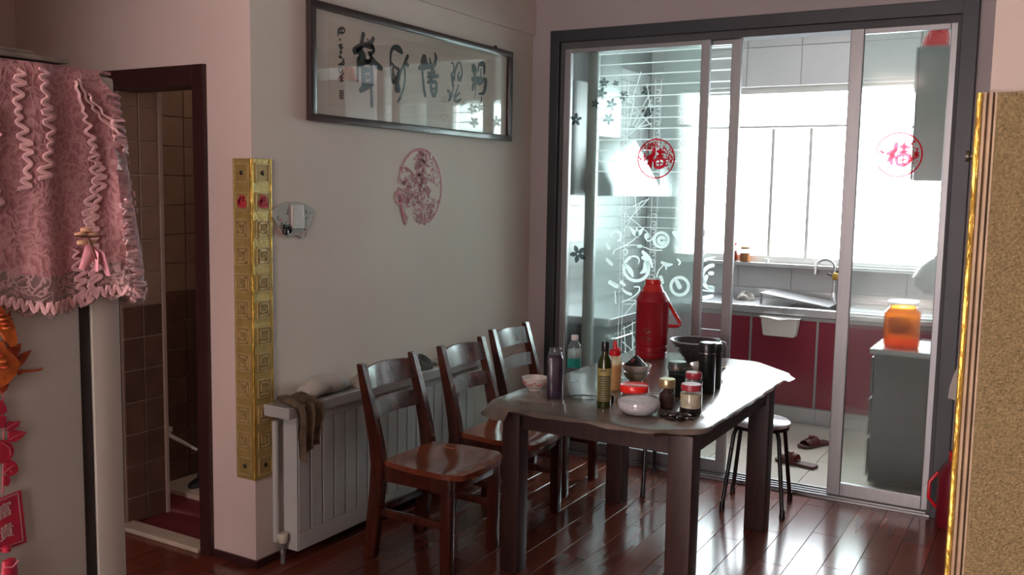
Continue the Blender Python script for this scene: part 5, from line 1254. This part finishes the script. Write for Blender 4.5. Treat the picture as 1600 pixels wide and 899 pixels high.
tag(obj('placemat', mb, mat('grey_mat', (.16, .14, .11), .6, var=.3, scale=20)), 'grey folded mat lying on the lace cover of the refrigerator', 'mat')

# hanging ornaments on the fridge side
GX = XF_ + .004
def cut(name, polys, m, parent, d=.004, x=GX):
    for poly in polys:
        mb = MB(); P = [at_x(u, v, x) for u, v in poly]; mb.prism(P, (d, 0, 0)); o = obj(name, mb, m, parent)
    return o
DR = mat('dragon_red', (.30, .045, .015), .3, var=.35, scale=60, coat=.4); DO = mat('dragon_orange', (.42, .095, .02), .3, var=.35, scale=70, coat=.4)
dg = thing('dragon_ornament', 'orange and red dragon ornament on the refrigerator side at the left edge', 'ornament', tuple(at_x(5, 540, GX)))
cut('body', [[(-30, 470), (-2, 480), (8, 492), (14, 500), (19, 512), (20, 522), (23, 530), (20, 540), (12, 542), (4, 530), (-2, 520), (-30, 500)], [(-30, 540), (0, 532), (6, 545), (22, 560), (28, 568), (20, 585), (8, 598), (-4, 606), (-30, 600)]], DO, dg, .010)
cut('fin', [[(5, 548), (12, 542), (22, 540), (31, 537), (29, 548), (24, 558), (14, 562)], [(25, 560), (33, 552), (47, 547), (42, 556), (36, 566), (28, 574), (24, 582), (20, 578), (29, 563)], [(26, 580), (32, 577), (44, 578), (55, 577), (66, 575), (62, 579), (50, 581), (34, 582), (28, 586)], [(-6, 604), (6, 592), (12, 600), (8, 610), (0, 615)], [(14, 498), (17, 496), (16, 503)], [(20, 520), (24, 519), (22, 526)], [(12, 490), (15, 486), (14, 495)]], DR, dg, .005)
for k in range(7):
    p = at_x(2 + 2.6 * k, 492 + 7 * k, GX + .012) if k < 4 else at_x(-4 + 4 * (k - 3), 556 + 9 * (k - 4), GX + .012)
    obj('scale', MB().lathe([(0, -.004), (.0075, -.001), (.008, .002), (0, .005)], p, 10), DO if k % 2 else DR, dg, True)
PR = mat('paper_crimson', (.34, .012, .035), .5, var=.15, scale=40); PRL = mat('crimson_line', (.55, .16, .18), .5)
fo = thing('flower_string', 'crimson paper peony cluster hanging above the lucky tag on the refrigerator', 'ornament', tuple(at_x(5, 700, GX)))
cut('leaf', [[(8, 662), (14, 658), (22, 659), (30, 658), (28, 666), (18, 672), (10, 674)], [(12, 676), (20, 672), (30, 673), (40, 675), (32, 684), (22, 691), (12, 690)], [(-20, 655), (2, 650), (9, 651), (6, 668), (-20, 672)]], PR, fo)
cut('petal', [[(-20, 690), (0, 688), (10, 688), (16, 694), (20, 702), (18, 712), (12, 720), (2, 724), (-20, 722)], [(8, 722), (16, 719), (24, 724), (27, 734), (22, 741), (12, 744), (4, 738)], [(4, 744), (12, 743), (14, 752), (10, 760), (3, 758)], [(-15, 622), (2, 626), (8, 636), (8, 644), (0, 648), (-15, 650)]], PR, fo, .005)
mb = MB()
for st in ([(10, 670, 1), (18, 665, 1), (28, 660, .6)], [(14, 688, 1), (26, 681, 1), (38, 676, .6)], [(2, 692, 1), (14, 700, 1), (16, 712, 1)], [(6, 740, 1), (14, 732, 1), (22, 728, .6)], [(14, 733, .8), (18, 738, .6)]):
    mb.stroke([(at_x(u, v, GX + .005).y, at_x(u, v, GX + .005).z, w * .0011) for u, v, w in st], Y3, Z3, (GX + .0055, 0, 0), (.0006, 0, 0))
obj('vein', mb, PRL, fo)
obj('cord', MB().tube([at_x(4, 600, GX + .003), at_x(5, 640, GX + .003), at_x(6, 700, GX + .002), at_x(4, 772, GX + .003)], .0012, 6), PR, fo)
tg = thing('lucky_tag', 'crimson hanging tag with two silver characters and a tassel', 'tag', tuple(at_x(5, 820, GX)))
cut('card', [[(-40, 795), (31, 766), (40, 847), (-30, 872)]], PR, tg, .004)
mb = MB()
fr_ = [(at_x(u, v, GX + .004).y, at_x(u, v, GX + .004).z, .0012) for u, v in ((-38, 798), (28, 771), (36, 845), (-28, 868))]
for a, b in zip(fr_, fr_[1:] + fr_[:1]): mb.stroke([a, b], Y3, Z3, (GX + .0042, 0, 0), (.0005, 0, 0), smooth=1)
for chx, (u, v) in (('富', (7, 798)), ('貴', (10, 831))):
    p = at_x(u, v, GX + .0042); add_glyph(mb, chx, .027, p, Vector((0, 1, .22)), Vector((0, -.05, 1)), Vector((.0008, 0, 0)), 0)
obj('characters', mb, mat('silver_print', (.50, .40, .38), .4, metal=.3, var=.05), tg, label='silver characters and border')
mb = MB(); p0 = at_x(10, 858, GX + .008); p1 = at_x(12, 876, GX + .008)
obj('knot', MB().lathe([(0, -.008), (.007, -.005), (.008, .003), (0, .008)], p0, 12), PR, tg, True)
mb = MB(); mb.lathe([(0, 0), (.012, -.004), (.015, -.02), (.017, -.06), (.018, -.085), (0, -.085)], p1 + Vector((.004, 0, .006)), 16, .5, 1); obj('tassel', mb, PR, tg, True)
obj('tassel_band', MB().tube([p1 + Vector((.012, -.013, -.006)), p1 + Vector((.015, 0, -.009)), p1 + Vector((.012, .013, -.002))], .0014, 6), PRL, tg)
